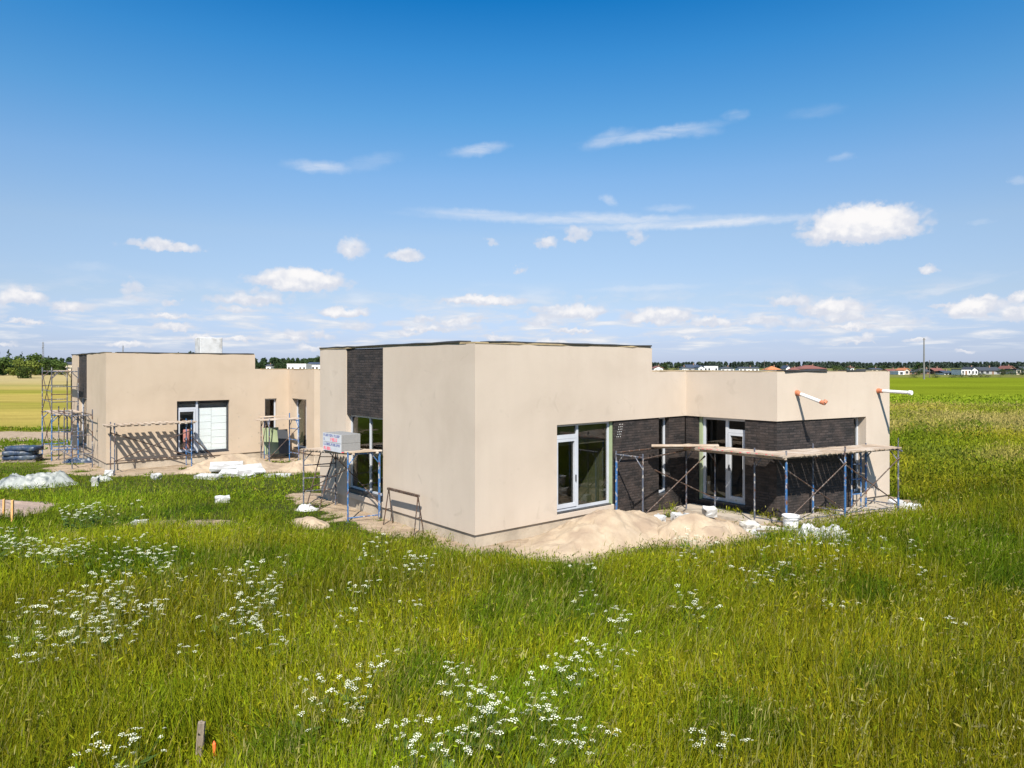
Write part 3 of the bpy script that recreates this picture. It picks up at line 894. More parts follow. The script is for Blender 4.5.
def deck_part(root, p, q, side, wid, slat=0.17, gap=0.028, th=0.035):
    """boarded deck panel: two bearers with short boards laid across"""
    p, q, side = Vector(p), Vector(q), Vector(side).normalized()
    d = q - p; L_ = d.length; d.normalize(); rq = random.Random(int(p.x * 100))
    m = MB()
    for f in (0.12, 0.88):
        m.beam(p + side * wid * f - Vector((0, 0, 0.045)), q + side * wid * f - Vector((0, 0, 0.045)), 0.07, 0.05)
    x = slat / 2
    while x < L_:
        c = p + d * x; j = rq.uniform(-0.02, 0.03); z = Vector((0, 0, rq.uniform(-0.002, 0.004)))
        m.beam(c - side * (0.02 + j) + z, c + side * (wid + 0.02 - j) + z, slat, th)
        x += slat + gap * rq.uniform(0.7, 1.4)
    return m.build('deck_panel', M['wood'], root)


# right wing scaffold
fr0 = [(7.24, 18.77), (9.29, 19.83), (11.32, 20.84)]
vec = (-0.60, 0.70)
sc = empty('scaffold', (0, 0, 0)); tag(sc, 'scaffold with crossed braces along the right wing below the two drain pipes', 'scaffold')
for i, f0 in enumerate(fr0):
    q_ = (f0[0] + vec[0], f0[1] + vec[1])
    frame_part(sc, f0, q_, 1.90, M['steel_tube'], rungs=(0.22,) if i == 0 else (0.3,), post_top=0.22 if i < 2 else 0.12)
    m = MB(); m.tube((f0[0], f0[1], 0.1), (f0[0], f0[1], 1.82 if i < 2 else 0.5), 0.031, 8); m.build('blue_sleeve', M['blue_tube'], sc)
    if i: m = MB(); m.tube((*q_, 0.1), (*q_, 0.95 if i == 1 else 1.7), 0.031, 8); m.build('blue_sleeve', M['blue_tube'], sc)
m = MB(); e = Vector((11.32, 20.84, 1.92)); m.tube(e, e + Vector((0.14, 0.06, -0.06)), 0.03, 8); m.tube(e + Vector((0.0, 0.0, 0.1)), e + Vector((0.0, 0.0, 0.34)), 0.015, 6); m.build('coupler', M['steel_tube'], sc)
for i in range(2):
    a, b = fr0[i], fr0[i + 1]
    brace_part(sc, (a[0] + 0.03, a[1] - 0.03, 0.30), (b[0], b[1] - 0.04, 1.66)); brace_part(sc, (a[0], a[1] + 0.03, 1.62), (b[0], b[1] + 0.02, 0.34))
    a2, b2 = (a[0] + vec[0], a[1] + vec[1]), (b[0] + vec[0], b[1] + vec[1])
    m = MB(); m.tube((a[0], a[1], 0.26), (b[0], b[1], 0.24), 0.016, 6); m.build('ledger', M['steel_tube'], sc)
dv = Vector((fr0[2][0] - fr0[0][0], fr0[2][1] - fr0[0][1], 0)).normalized()
nv = Vector((-dv.y, dv.x, 0))
o0 = Vector((*fr0[0], 1.965)) - dv * 0.16 - nv * 0.02
deck_part(sc, o0, o0 + dv * 2.42, nv, 0.95); deck_part(sc, o0 + dv * 2.45, o0 + dv * 4.80, nv, 0.93)
frame_part(sc, (10.2, 21.35), (10.55, 21.5), 1.85, M['blue_tube'], rungs=(0.5, 0.95, 1.4), post_top=0.02)

# inner corner scaffold
sc = empty('scaffold', (0, 0, 0)); tag(sc, 'scaffold with loose boards in the brick inner corner before the entrance door', 'scaffold')
frame_part(sc, (3.55, 19.3), (2.93, 20.02), 1.87, M['steel_tube'], rungs=(), post_top=0.1)
m = MB(); m.tube((2.93, 19.96, 0.12), (2.93, 19.96, 1.70), 0.032, 8); m.build('blue_sleeve', M['blue_tube'], sc)
frame_part(sc, (5.22, 21.3), (5.98, 20.95), 1.88, M['steel_tube'], rungs=(), post_top=0.14)
brace_part(sc, (3.6, 19.35, 0.30), (5.6, 20.7, 1.72)); brace_part(sc, (4.0, 19.85, 1.45), (5.9, 20.85, 0.50))
m = MB(); m.tube((3.55, 19.3, 1.83), (5.22, 21.3, 1.84), 0.02, 6); m.build('ledger', M['rust_tube'], sc)
m = MB(); m.tube((2.93, 20.02, 1.92), (4.6, 21.3, 1.93), 0.022, 6); m.build('ledger', M['rust_tube'], sc)
deck_part(sc, loc2w(A1, 7.02, -4.0, 1.975), loc2w(A1, 7.02, -0.34, 1.945), U, 0.98)
pk = MB(); pk.beam(loc2w(A1, 7.04, -4.0, 2.02), loc2w(A1, 7.04, -0.3, 1.99), 0.16, 0.045); pk.cur = 1
rr = random.Random(3)
for i in range(20):          # stamps on the board edge
    t = rr.uniform(0.05, 0.98)
    q0 = loc2w(A1, 6.958, -3.95 + 3.5 * t, 2.02 - 0.029 * t + rr.uniform(-0.010, 0.008))
    pk.beam(q0, q0 + V_ * rr.uniform(0.03, 0.07), 0.004, 0.014)
pk.build('plank', [M['wood'], M['ink_red']], sc)
plank_part(sc, loc2w(A1, 6.25, -0.28, 2.03), loc2w(A1, 7.45, -1.75, 2.075), 0.26)
plank_part(sc, loc2w(A1, 6.45, -0.22, 1.97), loc2w(A1, 6.90, -0.95, 1.975), 0.28)

# left wall scaffold with foam packs
sc = empty('scaffold', (0, 0, 0)); tag(sc, 'low blue scaffold carrying printed foam packs beside the front house', 'scaffold')
pA, qA = (-4.57, 19.80), (-3.78, 20.27); pB, qB = (-6.42, 21.9), (-5.55, 22.38)
frame_part(sc, pA, qA, 1.90, M['blue_tube'], rungs=(0.12,), post_top=0.06)
frame_part(sc, pB, qB, 1.74, M['steel_tube'], rungs=(0.5, 0.9, 1.3), post_top=0.06)
m = MB(); m.tube((qA[0], qA[1] - 0.01, 0.05), (qA[0], qA[1] - 0.01, 1.88), 0.034, 8); m.build('blue_sleeve', M['blue_tube'], sc)
brace_part(sc, (*qA, 0.45), (*qB, 1.5)); brace_part(sc, (pA[0], pA[1], 1.5), (*pB, 0.5), r=0.014)
a_, b_ = Vector((*pA, 1.95)), Vector((*pB, 1.79)); d_ = (b_ - a_).normalized()
sd_ = (Vector((*qA, 0)) - Vector((*pA, 0))).normalized()
deck_part(sc, a_ - d_ * 0.1, b_ + d_ * 0.25, sd_, 0.92, slat=0.13, gap=0.07)
ld = MB()   # ladder leaning at the far end
for s_ in (-1, 1):
    ld.tube((-6.05 + 0.20 * s_, 21.55 - 0.0 * s_, 0.0), (-5.75 + 0.20 * s_, 22.15, 1.68), 0.02, 6)
for k in range(6):
    t = (k + 0.5) / 6
    ld.tube((-6.25 + 0.3 * t, 21.55 + 0.6 * t, 1.68 * t), (-5.85 + 0.3 * t, 21.55 + 0.6 * t, 1.68 * t), 0.014, 6)
tag(ld.build('ladder', M['rust_tube']), 'short steel ladder leaning under the deck of the foam pack scaffold', 'ladder')


# printed foam packs: two packs stacked
def foam_pack(z, label, rows):
    ctr = Vector((-4.93, 20.58, z))
    d = (Vector((*pB, 0)) - Vector((*pA, 0))).normalized()        # along the deck
    n = Vector((-d.y, d.x, 0))
    if n.y > 0: n = -n                                         # towards the camera
    n = Vector((-0.8, -0.6, 0)); n = (n - d * n.dot(d)).normalized()
    root = empty('foam_pack', ctr)
    tag(root, label, 'foam pack', 'foam packs on the left scaffold')
    hl, hw, hh = 0.55, 0.30, 0.126
    m = MB()
    P = [d * x + n * y + Vector((0, 0, zz)) for zz in (0, 2 * hh) for x, y in ((-hl, -hw), (hl, -hw), (hl, hw), (-hl, hw))]
    m.hexa(P); m.build('foam_block', M['pack_grey'], root, bevel=0.006)
    m = MB(); P = [d * x + n * y + Vector((0, 0, zz)) for zz in (0.004, 2 * hh - 0.004) for x, y in ((-hl + 0.0, hw + 0.001), (hl, hw + 0.001), (hl, hw + 0.012), (-hl, hw + 0.012))]
    m.hexa(P); wrap = m
    if 'tape' in rows:
        m = MB(); P = [d * x + n * y + Vector((0, 0, zz)) for zz in (0.003, 0.026) for x, y in ((-hl - 0.004, -hw), (-hl - 0.001, -hw), (-hl - 0.001, hw), (-hl - 0.004, hw))]
        m.hexa(P); m.build('tape', M['ink_red'], root)
    for (mat, segs) in rows['ink']:
        m = wrap; m.cur = 1 if mat is M['ink_blue'] else 2; rq = random.Random(len(segs) + int(z * 100))
        for (x0, x1, z0, hgt) in segs:                        # x runs left to right on the face
            z0, hgt = z0 * 0.83, hgt * 0.83
            x = x0
            while x < x1:
                wd = hgt * rq.uniform(0.45, 0.75)
                k = rq.random()
                def st(a, b, c, e):
                    xa, xb = hl - a, hl - b
                    PP = [d * xx + n * yy + Vector((0, 0, zz)) for zz in (c, e) for xx, yy in ((xb, hw + 0.0125), (xa, hw + 0.0125), (xa, hw + 0.015), (xb, hw + 0.015))]
                    m.hexa(PP)
                tk = hgt * 0.2
                st(x, x + tk, z0, z0 + hgt)
                if k < 0.7: st(x + tk, x + wd, z0 + hgt - tk, z0 + hgt)
                if k < 0.5: st(x + tk, x + wd, z0 + hgt * 0.42, z0 + hgt * 0.42 + tk)
                if k > 0.3: st(x + tk, x + wd, z0, z0 + tk)
                if 0.2 < k < 0.8: st(x + wd, x + wd + tk, z0, z0 + hgt)
                x += wd + tk + hgt * 0.22
    wrap.build('wrapper', [M['pack_white'], M['ink_blue'], M['ink_red']], root)
    return root


foam_pack(1.915, 'lower of the two stacked grey foam packs with red tape and printed wrapper', {'tape': 1, 'ink': [(M['ink_blue'], [(0.06, 0.55, 0.19, 0.085), (0.60, 0.98, 0.19, 0.085)]), (M['ink_red'], [(0.06, 0.52, 0.03, 0.11)])]})
foam_pack(2.170, 'upper of the two stacked grey foam packs with blue and red lettering', {'ink': [(M['ink_blue'], [(0.05, 0.30, 0.19, 0.085), (0.36, 0.62, 0.19, 0.085), (0.68, 1.0, 0.19, 0.085), (0.05, 0.1, 0.06, 0.08)]), (M['ink_red'], [(0.48, 0.86, 0.04, 0.12)])]})

# trestle leaning by the left wall
tr = empty('trestle', (0, 0, 0)); tag(tr, 'rusty steel trestle standing against the left wall of the front house', 'trestle')
ta, tb = Vector((-3.42, 19.62, 0.98)), Vector((-2.42, 18.46, 0.98))
m = MB(); m.beam(ta, tb, 0.07, 0.06); m.build('top_bar', M['rust_tube'], tr)
nn = Vector((-0.767, -0.6416, 0))
for e in (ta, tb):
    for s_ in (1, -1):
        m = MB(); b = e + nn * (0.16 * s_) + (tb - ta).normalized() * (0.02 * s_); b.z = -0.02
        m.tube(e - (e - (ta + tb) / 2) * 0.05, b, 0.017, 6); m.build('leg', M['rust_tube'], tr)
m = MB()
for e in (ta, tb):
    m.tube(e + nn * 0.09 - Vector((0, 0, 0.56)), e - nn * 0.09 - Vector((0, 0, 0.56)), 0.012, 6)
m.build('spreader', M['rust_tube'], tr)

# rear house: tall scaffold at the far left
def L2(b, off): # station on the left wall of the rear house
    q = A2 + V_ * b + Vector((-0.767, -0.6416, 0)) * off
    return (q.x, q.y)


sc = empty('scaffold', (0, 0, 0)); tag(sc, 'tall two storey scaffold tower at the far left of the rear house', 'scaffold')
for (b, mat) in ((5.0, 'steel_tube'), (8.2, 'steel_tube')):
    frame_part(sc, L2(b, 1.3), L2(b, 0.25), 2.1, M['blue_tube'], rungs=(0.5,), post_top=0.0, r=0.03)
    frame_part(sc, L2(b, 1.3), L2(b, 0.25), 4.1, M[mat], rungs=(2.7, 3.4), post_top=0.2, r=0.026, z0=2.1)
frame_part(sc, L2(6.6, 1.1), L2(6.6, 0.3), 2.1, M['blue_tube'], rungs=(0.5, 1.2), post_top=0.0, r=0.028)
frame_part(sc, L2(6.6, 1.1), L2(6.6, 0.3), 4.1, M['rust_tube'], rungs=(3.0,), post_top=0.1, r=0.024, z0=2.1)
for (z0, z1) in ((0.3, 2.0), (2.2, 4.0)):
    brace_part(sc, (*L2(5.0, 1.3), z0), (*L2(8.2, 1.3), z1)); brace_part(sc, (*L2(5.0, 1.3), z1), (*L2(8.2, 1.3), z0))
for z in (2.13, 4.13):
    for off in ((0.55, 0.80, 1.05) if z < 3 else (0.7,)):
        plank_part(sc, (*L2(4.7, off), z), (*L2(8.45, off), z), 0.23)
for z in (2.7, 3.2):
    m = MB(); m.tube((*L2(5.0, 1.3), z), (*L2(8.2, 1.3), z), 0.018, 6); m.build('ledger', M['steel_tube'], sc)

sc = empty('scaffold', (0, 0, 0)); tag(sc, 'thin steel scaffold between the tall tower and the rear house corner', 'scaffold')
for b in (5.2, 3.6, 1.5):
    frame_part(sc, L2(b, 1.0), L2(b, 0.25), 2.25, M['steel_tube'], rungs=(0.6, 1.4), post_top=0.25)
for z in (0.5, 2.2):
    m = MB(); m.tube((*L2(5.2, 1.0), z), (*L2(1.5, 1.0), z), 0.02, 6); m.build('ledger', M['steel_tube'], sc)
for z in (0.62, 2.25):
    m = MB(); m.tube((*L2(5.2, 0.25), z), (*L2(1.5, 0.25), z), 0.02, 6); m.build('ledger', M['rust_tube'], sc)
brace_part(sc, (*L2(5.2, 0.25), 1.9), (*L2(1.5, 0.25), 1.5))
plank_part(sc, (*L2(5.4, 0.5), 2.29), (*L2(3.3, 0.5), 2.29))

def F2(a, off):  # station on the terrace wall of the rear house
    q = A2 + U * a + Vector((0.6416, -0.7671, 0)) * off
    return (q.x, q.y)


sc = empty('scaffold', (0, 0, 0)); tag(sc, 'long low scaffold left of the terrace window of the rear house', 'scaffold')
for a in (0.1, 3.05):
    frame_part(sc, F2(a, 1.15), F2(a, 0.35), 1.9, M['steel_tube'] if a < 1 else M['blue_tube'], rungs=(0.6,), post_top=0.15)
brace_part(sc, (*F2(0.1, 1.15), 0.5), (*F2(3.05, 1.15), 1.6), r=0.02); brace_part(sc, (*F2(0.1, 0.35), 1.6), (*F2(3.05, 0.35), 0.45), r=0.02)
m = MB(); m.tube((*F2(0.1, 1.15), 0.5), (*F2(3.05, 1.15), 0.5), 0.02, 6); m.build('ledger', M['rust_tube'], sc)
deck_part(sc, (*F2(-0.2, 1.2), 1.95), (*F2(1.45, 1.2), 1.95), (-0.6416, 0.7671, 0), 0.85, slat=0.14, gap=0.10)
deck_part(sc, (*F2(1.6, 1.2), 1.95), (*F2(3.2, 1.2), 1.95), (-0.6416, 0.7671, 0), 0.85, slat=0.14, gap=0.10)
m = MB(); m.tube((*F2(0.0, 0.04), 0.55), (*F2(0.0, -0.0), 2.15), 0.03, 8)
brace_part(sc, (*F2(3.05, 1.15), 1.3), (*F2(4.3, 1.1), 0.05), r=0.02)

sc = empty('scaffold', (0, 0, 0)); tag(sc, 'scaffold with two crossing boards near the narrow window of the rear house', 'scaffold')
frame_part(sc, F2(5.9, 2.6), F2(5.9, 1.6), 1.9, M['steel_tube'], rungs=(0.4,), post_top=0.1)
frame_part(sc, F2(6.5, 1.0), F2(6.5, 0.4), 1.9, M['blue_tube'], rungs=(0.6,), post_top=0.1)
frame_part(sc, F2(7.2, 2.7), F2(7.1, 1.9), 1.9, M['blue_tube'], rungs=(0.4, 1.0, 1.5), post_top=0.3)
brace_part(sc, (*F2(6.5, 0.6), 1.6), (*F2(5.9, 1.6), 0.5)); brace_part(sc, (*F2(5.9, 2.6), 0.3), (*F2(7.2, 2.7), 1.6))
for k in range(3):
    plank_part(sc, (*F2(5.6, 1.7 + 0.25 * k), 1.95), (*F2(7.4, 1.9 + 0.25 * k), 1.96), 0.23)
for k in range(2):
    plank_part(sc, (*F2(6.2, 0.5 + 0.24 * k), 1.99), (*F2(7.3, 1.2 + 0.24 * k), 2.02), 0.23)

# boards leaning at the rear house
for (a, off, wd, hg, mt, lb) in ((6.35, 0.9, 0.75, 1.25, 'green_board', 'pale green plasterboard leaning near the narrow window of the rear house'),
                                 (6.95, 1.1, 0.5, 1.15, 'roof_dark', 'dark grey board leaning beside a pale green one at the rear house')):
    m = MB(); p0 = Vector((*F2(a, off), 0.25)); p1 = Vector((*F2(a + wd, off), 0.25)); up = Vector((-0.6416 * 0.25, 0.7671 * 0.25, 1)).normalized() * hg
    nrm = Vector((0.6416, -0.7671, 0.1)) * 0.02
    m.hexa([p0, p1, p1 + nrm * -1, p0 + nrm * -1, p0 + up, p1 + up, p1 + up - nrm, p0 + up - nrm])
    tag(m.build('board', M[mt], bevel=0.003), lb, 'board')
# roll of insulation in the rear terrace doorway
m = MB(); rp = Vector((*F2(3.25, -0.42), 0.31)); m.lathe([(0.02, 0.0), (0.15, 0.0), (0.16, 0.03), (0.155, 1.15), (0.13, 1.2), (0.10, 1.17), (0.05, 1.2), (0.0, 1.19)], rp, 14)
o = m.build('insulation_roll', rough_mat('pink_wool', (0.45, 0.16, 0.13), (0.62, 0.30, 0.26), 5, 0.95), smooth=True)
tag(o, 'pinkish roll of insulation standing behind the terrace door of the rear house', 'roll')


# ------------------------------------------------------------------ loose things on the ground
def crumple(name, cx, cy, sx, sy, sz, rz, seed, mat, label, cat, amp=0.9, freq=3.0):
    n = 72
    ang = np.linspace(0, 2 * np.pi, n, endpoint=False); rad = np.linspace(0.0, 1.0, 24)
    Rr, Aa = np.meshgrid(rad, ang)
    edge = 0.78 + 0.35 * (fbm(np.cos(Aa) * 2.4 + seed, np.sin(Aa) * 2.4, seed) - 0.2)
    X = Rr * np.cos(Aa) * edge; Y = Rr * np.sin(Aa) * edge
    def fold(f, k):   # crisp creases
        return 1 - np.abs(2 * fbm(X * f + seed + k, Y * f * 1.3 - k, seed + k, 2) - 1) * 2.2
    r1, r2, r3 = fold(freq * 0.7, 1), fold(freq * 1.6, 5), fold(freq * 3.4, 9)
    big = fbm(X * 1.5 + seed * 2, Y * 1.5, seed + 9, 2)
    prof = 1 - sstep(0.55, 1.0, Rr)
    z = sz * prof * (0.16 + 0.50 * sstep(0.34, 0.66, big) + amp * 0.26 * np.clip(r1, -0.4, 0.9) + 0.20 * r2 + 0.10 * r3)
    z = np.maximum(z, 0.012 + 0.02 * np.clip(r2, 0, 1))
    z[:, -1] = -0.03
    c, s = math.cos(rz), math.sin(rz)
    wx = cx + c * X * sx - s * Y * sy; wy = cy + s * X * sx + c * Y * sy
    z = z + ground_h(wx, wy)
    V0 = np.stack([wx.ravel(), wy.ravel(), z.ravel()], 1)
    m_ = len(rad); idx = np.arange(n * m_).reshape(n, m_); nx_ = np.roll(idx, -1, 0)
    q = np.stack([idx[:, :-1].ravel(), idx[:, 1:].ravel(), nx_[:, 1:].ravel(), nx_[:, :-1].ravel()], 1)
    o = np_mesh(name, V0, quads=q, mat=mat)
    HEAPS.append((cx, cy, sx * 0.8, sy * 0.8, rz))
    return tag(o, label, cat)


crumple('plastic_sheet', 7.45, 17.3, 0.95, 0.62, 0.60, R(-20), 3, M['sheet'], 'crumpled white plastic sheet on the grass in front of the right scaffold', 'plastic sheet', amp=0.45, freq=2.2)
crumple('plastic_sheet', -17.3, 25.9, 1.5, 0.85, 0.50, R(12), 8, M['sheet_grey'], 'large pale grey tarpaulin heaped on the lawn at the left edge', 'tarpaulin', amp=0.6)
crumple('plastic_sheet', -15.6, 27.0, 0.5, 0.35, 0.22, R(0), 9, M['sheet_grey'], 'small grey rag of sheeting behind the large tarpaulin', 'plastic sheet')
crumple('plastic_sheet', -16.1, 21.3, 0.7, 0.28, 0.12, R(5), 15, M['sheet_grey'], 'flat grey plastic strip beside the reddish sand heap', 'plastic sheet')
crumple('plastic_sheet', -6.2, 21.55, 0.4, 0.3, 0.16, R(5), 17, M['sheet'], 'small white scrap of sheeting under the foam pack scaffold', 'plastic sheet')
crumple('plastic_sheet', 12.0, 21.3, 0.5, 0.3, 0.22, R(25), 19, M['sheet'], 'white scrap of sheeting by the far right foot of the scaffold', 'plastic sheet')
crumple('plastic_sheet', 7.1, 18.2, 0.55, 0.35, 0.24, R(-10), 23, M['sheet_grey'], 'greyish crumpled bag among broken blocks left of the white bucket', 'bag')

blk_rng = random.Random(9)


def broken_block(x, y, sx, sy, sz, rz, tilt, label, cat='block', name='foam_block', mat='white_foam', z=None, group=None):
    m = MB()
    Mx = Matrix.Rotation(rz, 3, 'Z') @ Matrix.Rotation(tilt, 3, 'X')
    zc = (gh(x, y) if z is None else z) + sz * 0.45
    m.box((x, y, zc), (sx, sy, sz), M=Mx)
    o = m.build(name, M[mat])
    bm = bmesh.new(); bm.from_mesh(o.data)
    bmesh.ops.remove_doubles(bm, verts=bm.verts, dist=1e-4)
    bmesh.ops.subdivide_edges(bm, edges=bm.edges, cuts=2, use_grid_fill=True)
    k = min(sx, sy, sz) * 0.10
    for v in bm.verts:
        v.co += Vector((blk_rng.uniform(-k, k), blk_rng.uniform(-k, k), blk_rng.uniform(-k, k)))
    bm.to_mesh(o.data); bm.free()
    tag(o, label, cat, group)
    return o


broken_block(-15.1, 28.0 * 0.92, 0.22, 0.2, 0.32, 0.3, 0.05, 'upright white foam piece on the lawn, left of a second white piece')
broken_block(-13.6, 27.2, 0.32, 0.25, 0.22, 0.9, 0.2, 'white foam piece on the lawn nearest to the rear house corner')
broken_block(-10.1, 19.3, 0.38, 0.22, 0.16, 0.1, 0.15, 'flat white foam piece beside the dry grass patch')
broken_block(-9.25, 22.7, 0.42, 0.25, 0.2, 0.5, 0.2, 'white foam lump alone in the middle of the lawn')
for (x, y, sx, sy, sz, rz, tl, z, lb) in ((-11.6, 28.9, 1.25, 0.6, 0.12, 0.35, 0.35, 0.22, 'large white foam sheet leaning at the back of the foam pile'), (-10.4, 28.3, 1.0, 0.55, 0.14, 0.75, 0.55, 0.15, 'steeply tilted white foam sheet at the right of the foam pile'),
        (-11.0, 27.9, 0.9, 0.5, 0.12, 0.1, 0.25, 0.08, 'white foam sheet lying in the middle of the foam pile'), (-11.7, 27.4, 1.0, 0.45, 0.12, -0.3, 0.15, 0.02, 'white foam sheet in front at the left of the foam pile'), (-10.3, 27.6, 0.55, 0.4, 0.16, 0.9, 0.4, 0.05, 'short white foam piece at the front right of the foam pile')):
    broken_block(x, y, sx, sy, sz, rz, tl, lb, name='foam_sheet', cat='foam sheet', z=gh(x, y) + z)
broken_block(-9.2, 27.9, 1.0, 0.3, 0.1, 0.1, 0.1, 'thin white foam strip right of the foam heap', name='foam_strip', cat='foam strip')
for (x, y, s, lb) in ((3.95, 19.1, 0.24, 'white block on the sand next to the steel scaffold post'), (4.55, 19.55, 0.22, 'middle white block of the row on the sand below the brick corner'),
                      (4.85, 19.55, 0.2, 'white block right of the middle one on the sand below the brick corner'), (5.6, 20.15, 0.26, 'white block on the slab edge below the entrance door')):
    broken_block(x, y, s * 1.3, s, s * 0.9, random.uniform(0, 3), 0.2, lb, z=gh(x, y) + (0.12 if y > 19 else 0.08))
broken_block(6.25, 18.7, 0.42, 0.3, 0.26, 0.3, 0.2, 'broken pale concrete block beside the small sand heap', name='concrete_block', mat='concrete')
broken_block(6.75, 18.45, 0.5, 0.3, 0.2, -0.4, -0.2, 'second broken concrete block, left of the greyish bag', name='concrete_block', mat='concrete')
broken_block(6.35, 18.15, 0.45, 0.32, 0.18, 0.8, 0.1, 'white foam piece half hidden in grass before the broken blocks')
broken_block(9.25, 19.4, 0.4, 0.28, 0.12, 0.3, 0.1, 'white foam piece at the foot of the middle scaffold post')
broken_block(11.75, 21.7, 0.4, 0.3, 0.25, 0.3, 0.1, 'white foam block at the right end of the entrance slab')
broken_block(-16.0, 28.25, 0.3, 0.25, 0.2, 0.3, 0.1, 'white lump at the foot of the rear house corner')
broken_block(9.9, 20.35, 2.2, 0.14, 0.05, R(24), 0.0, 'loose timber batten lying on the entrance slab', name='batten', cat='batten', mat='wood', z=0.1)
broken_block(6.7, 18.0, 1.0, 0.09, 0.05, R(-5), 0.1, 'loose batten lying across the broken blocks', name='batten', cat='batten', mat='wood_grey', z=0.15)

# bucket
bk = empty('bucket', (7.22, 18.42, gh(7.22, 18.42) + 0.02)); bk.scale = (1.15, 1.15, 1.3); tag(bk, 'white plastic bucket standing at the blue corner post of the right scaffold', 'bucket')
m = MB(); m.lathe([(0.0, 0.0), (0.14, 0.0), (0.175, 0.34), (0.19, 0.345), (0.19, 0.375), (0.165, 0.375), (0.135, 0.02), (0, 0.02)], n=28); m.build('pail', M['white_pvc'], bk)
m = MB(); pr = None
for k in range(9):
    t = math.pi * k / 8; q = Vector((0.19 * math.cos(t), -0.05 - 0.14 * math.sin(t), 0.36 - 0.06 * math.sin(t)))
    if pr is not None: m.tube(pr, q, 0.005, 5)
    pr = q
m.build('handle', M['steel_tube'], bk)

# dark bundles on pallets near the rear house
pal = empty('bundle_stack', (-22.3, 32.4, 0), R(8)); pal.scale = (0.72, 0.8, 1.0); tag(pal, 'stack of dark blue wrapped bundles on the ground left of the tall scaffold tower', 'bundle stack')
m = MB()
for k in range(5): m.box((-0.9 + 0.45 * k, 0, 0.11), (0.12, 1.0, 0.03))
for y in (-0.42, 0, 0.42): m.box((0, y, 0.05), (2.0, 0.1, 0.088))
m.build('pallet', M['wood_grey'], pal)
for k, (dx, zz, L_) in enumerate(((0.0, 0.13, 2.0), (-0.1, 0.33, 1.8), (0.1, 0.52, 1.95))):
    n = 16; V0 = []
    uu = np.linspace(-1, 1, 41); tt = np.linspace(0, 2 * np.pi, n, endpoint=False)
    Uu, Tt = np.meshgrid(uu, tt)
    taper = (1 - np.abs(Uu) ** 30) ** 0.3 * (1 + 0.22 * (fbm(Uu * 4 + k * 7, np.cos(Tt) * 2, 60 + k) - 0.5))
    se = lambda v: np.sign(v) * np.abs(v) ** 0.22
    X = dx + Uu * L_ / 2; Y = se(np.cos(Tt)) * 0.46 * taper; Z = zz + 0.095 + se(np.sin(Tt)) * 0.1 * taper
    idx = np.arange(n * 41).reshape(n, 41); nx_ = np.roll(idx, -1, 0)
    q = np.stack([idx[:, :-1].ravel(), nx_[:, :-1].ravel(), nx_[:, 1:].ravel(), idx[:, 1:].ravel()], 1)
    yaw = (0.0, 0.16, -0.10)[k]; X, Y = X * math.cos(yaw) - Y * math.sin(yaw), X * math.sin(yaw) + Y * math.cos(yaw); Z = Z + 0.07 * (fbm(X * 2.2 + k, Y * 2.2, 70 + k, 3) - 0.5)
    np_mesh('bundle', np.stack([X.ravel(), Y.ravel(), Z.ravel()], 1), quads=q, mat=M['navy'], parent=pal, smooth=True)
crumple('plastic_sheet', -19.6, 32.3, 0.9, 0.45, 0.22, R(10), 29, M['navy'], 'dark wrapping film lying between the bundle stack and the scaffold tower', 'wrapping film')

# stakes
for (px, top, yb, mt, lb, r_) in ((3.6, 499, 20.2, 'stake', 'left orange survey stake on the reddish sand heap', 0.025), (12.2, 500, 19.4, 'stake', 'right orange survey stake at the foot of the reddish sand heap', 0.028)):
    m = MB(); q = at(px, top, yb)
    m.beam((q.x, q.y, -0.05), (q.x + 0.01, q.y, q.z), r_ * 2, r_ * 2, (0, 1, 0))
    tag(m.build('survey_stake', M[mt], bevel=0.004), lb, 'stake')
m = MB(); q = at(202, 722, 7.75)
m.beam((q.x - 0.05, q.y, -0.3), (q.x, q.y, q.z), 0.072, 0.055, (0, 1, 0))
o = m.build('wooden_post', M['wood_grey'])
bm = bmesh.new(); bm.from_mesh(o.data); bmesh.ops.remove_doubles(bm, verts=bm.verts, dist=1e-4); bmesh.ops.subdivide_edges(bm, edges=bm.edges, cuts=3, use_grid_fill=True)
for v in bm.verts: v.co += Vector((random.uniform(-.004, .004), random.uniform(-.004, .004), random.uniform(-.012, .012)))
bm.to_mesh(o.data); bm.free()
tag(o, 'weathered grey wooden post in the tall grass at the bottom edge', 'post')
st = empty('marker_stake', (0, 0, 0)); tag(st, 'thin wooden stake with an orange painted tip beside the grey wooden post', 'stake')
q = at(214, 741, 7.75)
m = MB(); m.beam((q.x + 0.02, q.y, -0.3), (q.x + 0.004, q.y, q.z - 0.14), 0.026, 0.026, (0, 1, 0)); m.build('shaft', M['wood'], st)
m = MB(); m.tube((q.x + 0.006, q.y, q.z - 0.16), (q.x + 0.002, q.y, q.z - 0.03), 0.019, 8); m.tube((q.x + 0.002, q.y, q.z - 0.03), (q.x, q.y, q.z), 0.019, 8, 0.006); m.build('painted_tip', M['orange_tape'], st)


# ------------------------------------------------------------------ grass
def in_heap(x, y):
    k = np.zeros(x.shape, bool)
    for (cx, cy, rx, ry, rz) in HEAPS:
        dx, dy = x - cx, y - cy
        a = (dx * math.cos(rz) + dy * math.sin(rz)) / rx; b = (-dx * math.sin(rz) + dy * math.cos(rz)) / ry
        k |= (a * a + b * b) < 0.88
    return k


def scatter(n, y0, y1, pw, spread=0.80, extra=1.5):
    """points in the wedge the camera could see, denser near it"""
    u = rng.random(n)
    e = 2 - pw
    Y = (y0 ** e + u * (y1 ** e - y0 ** e)) ** (1 / e)
    X = (rng.random(n) * 2 - 1) * (Y * spread + extra)
    return X, Y


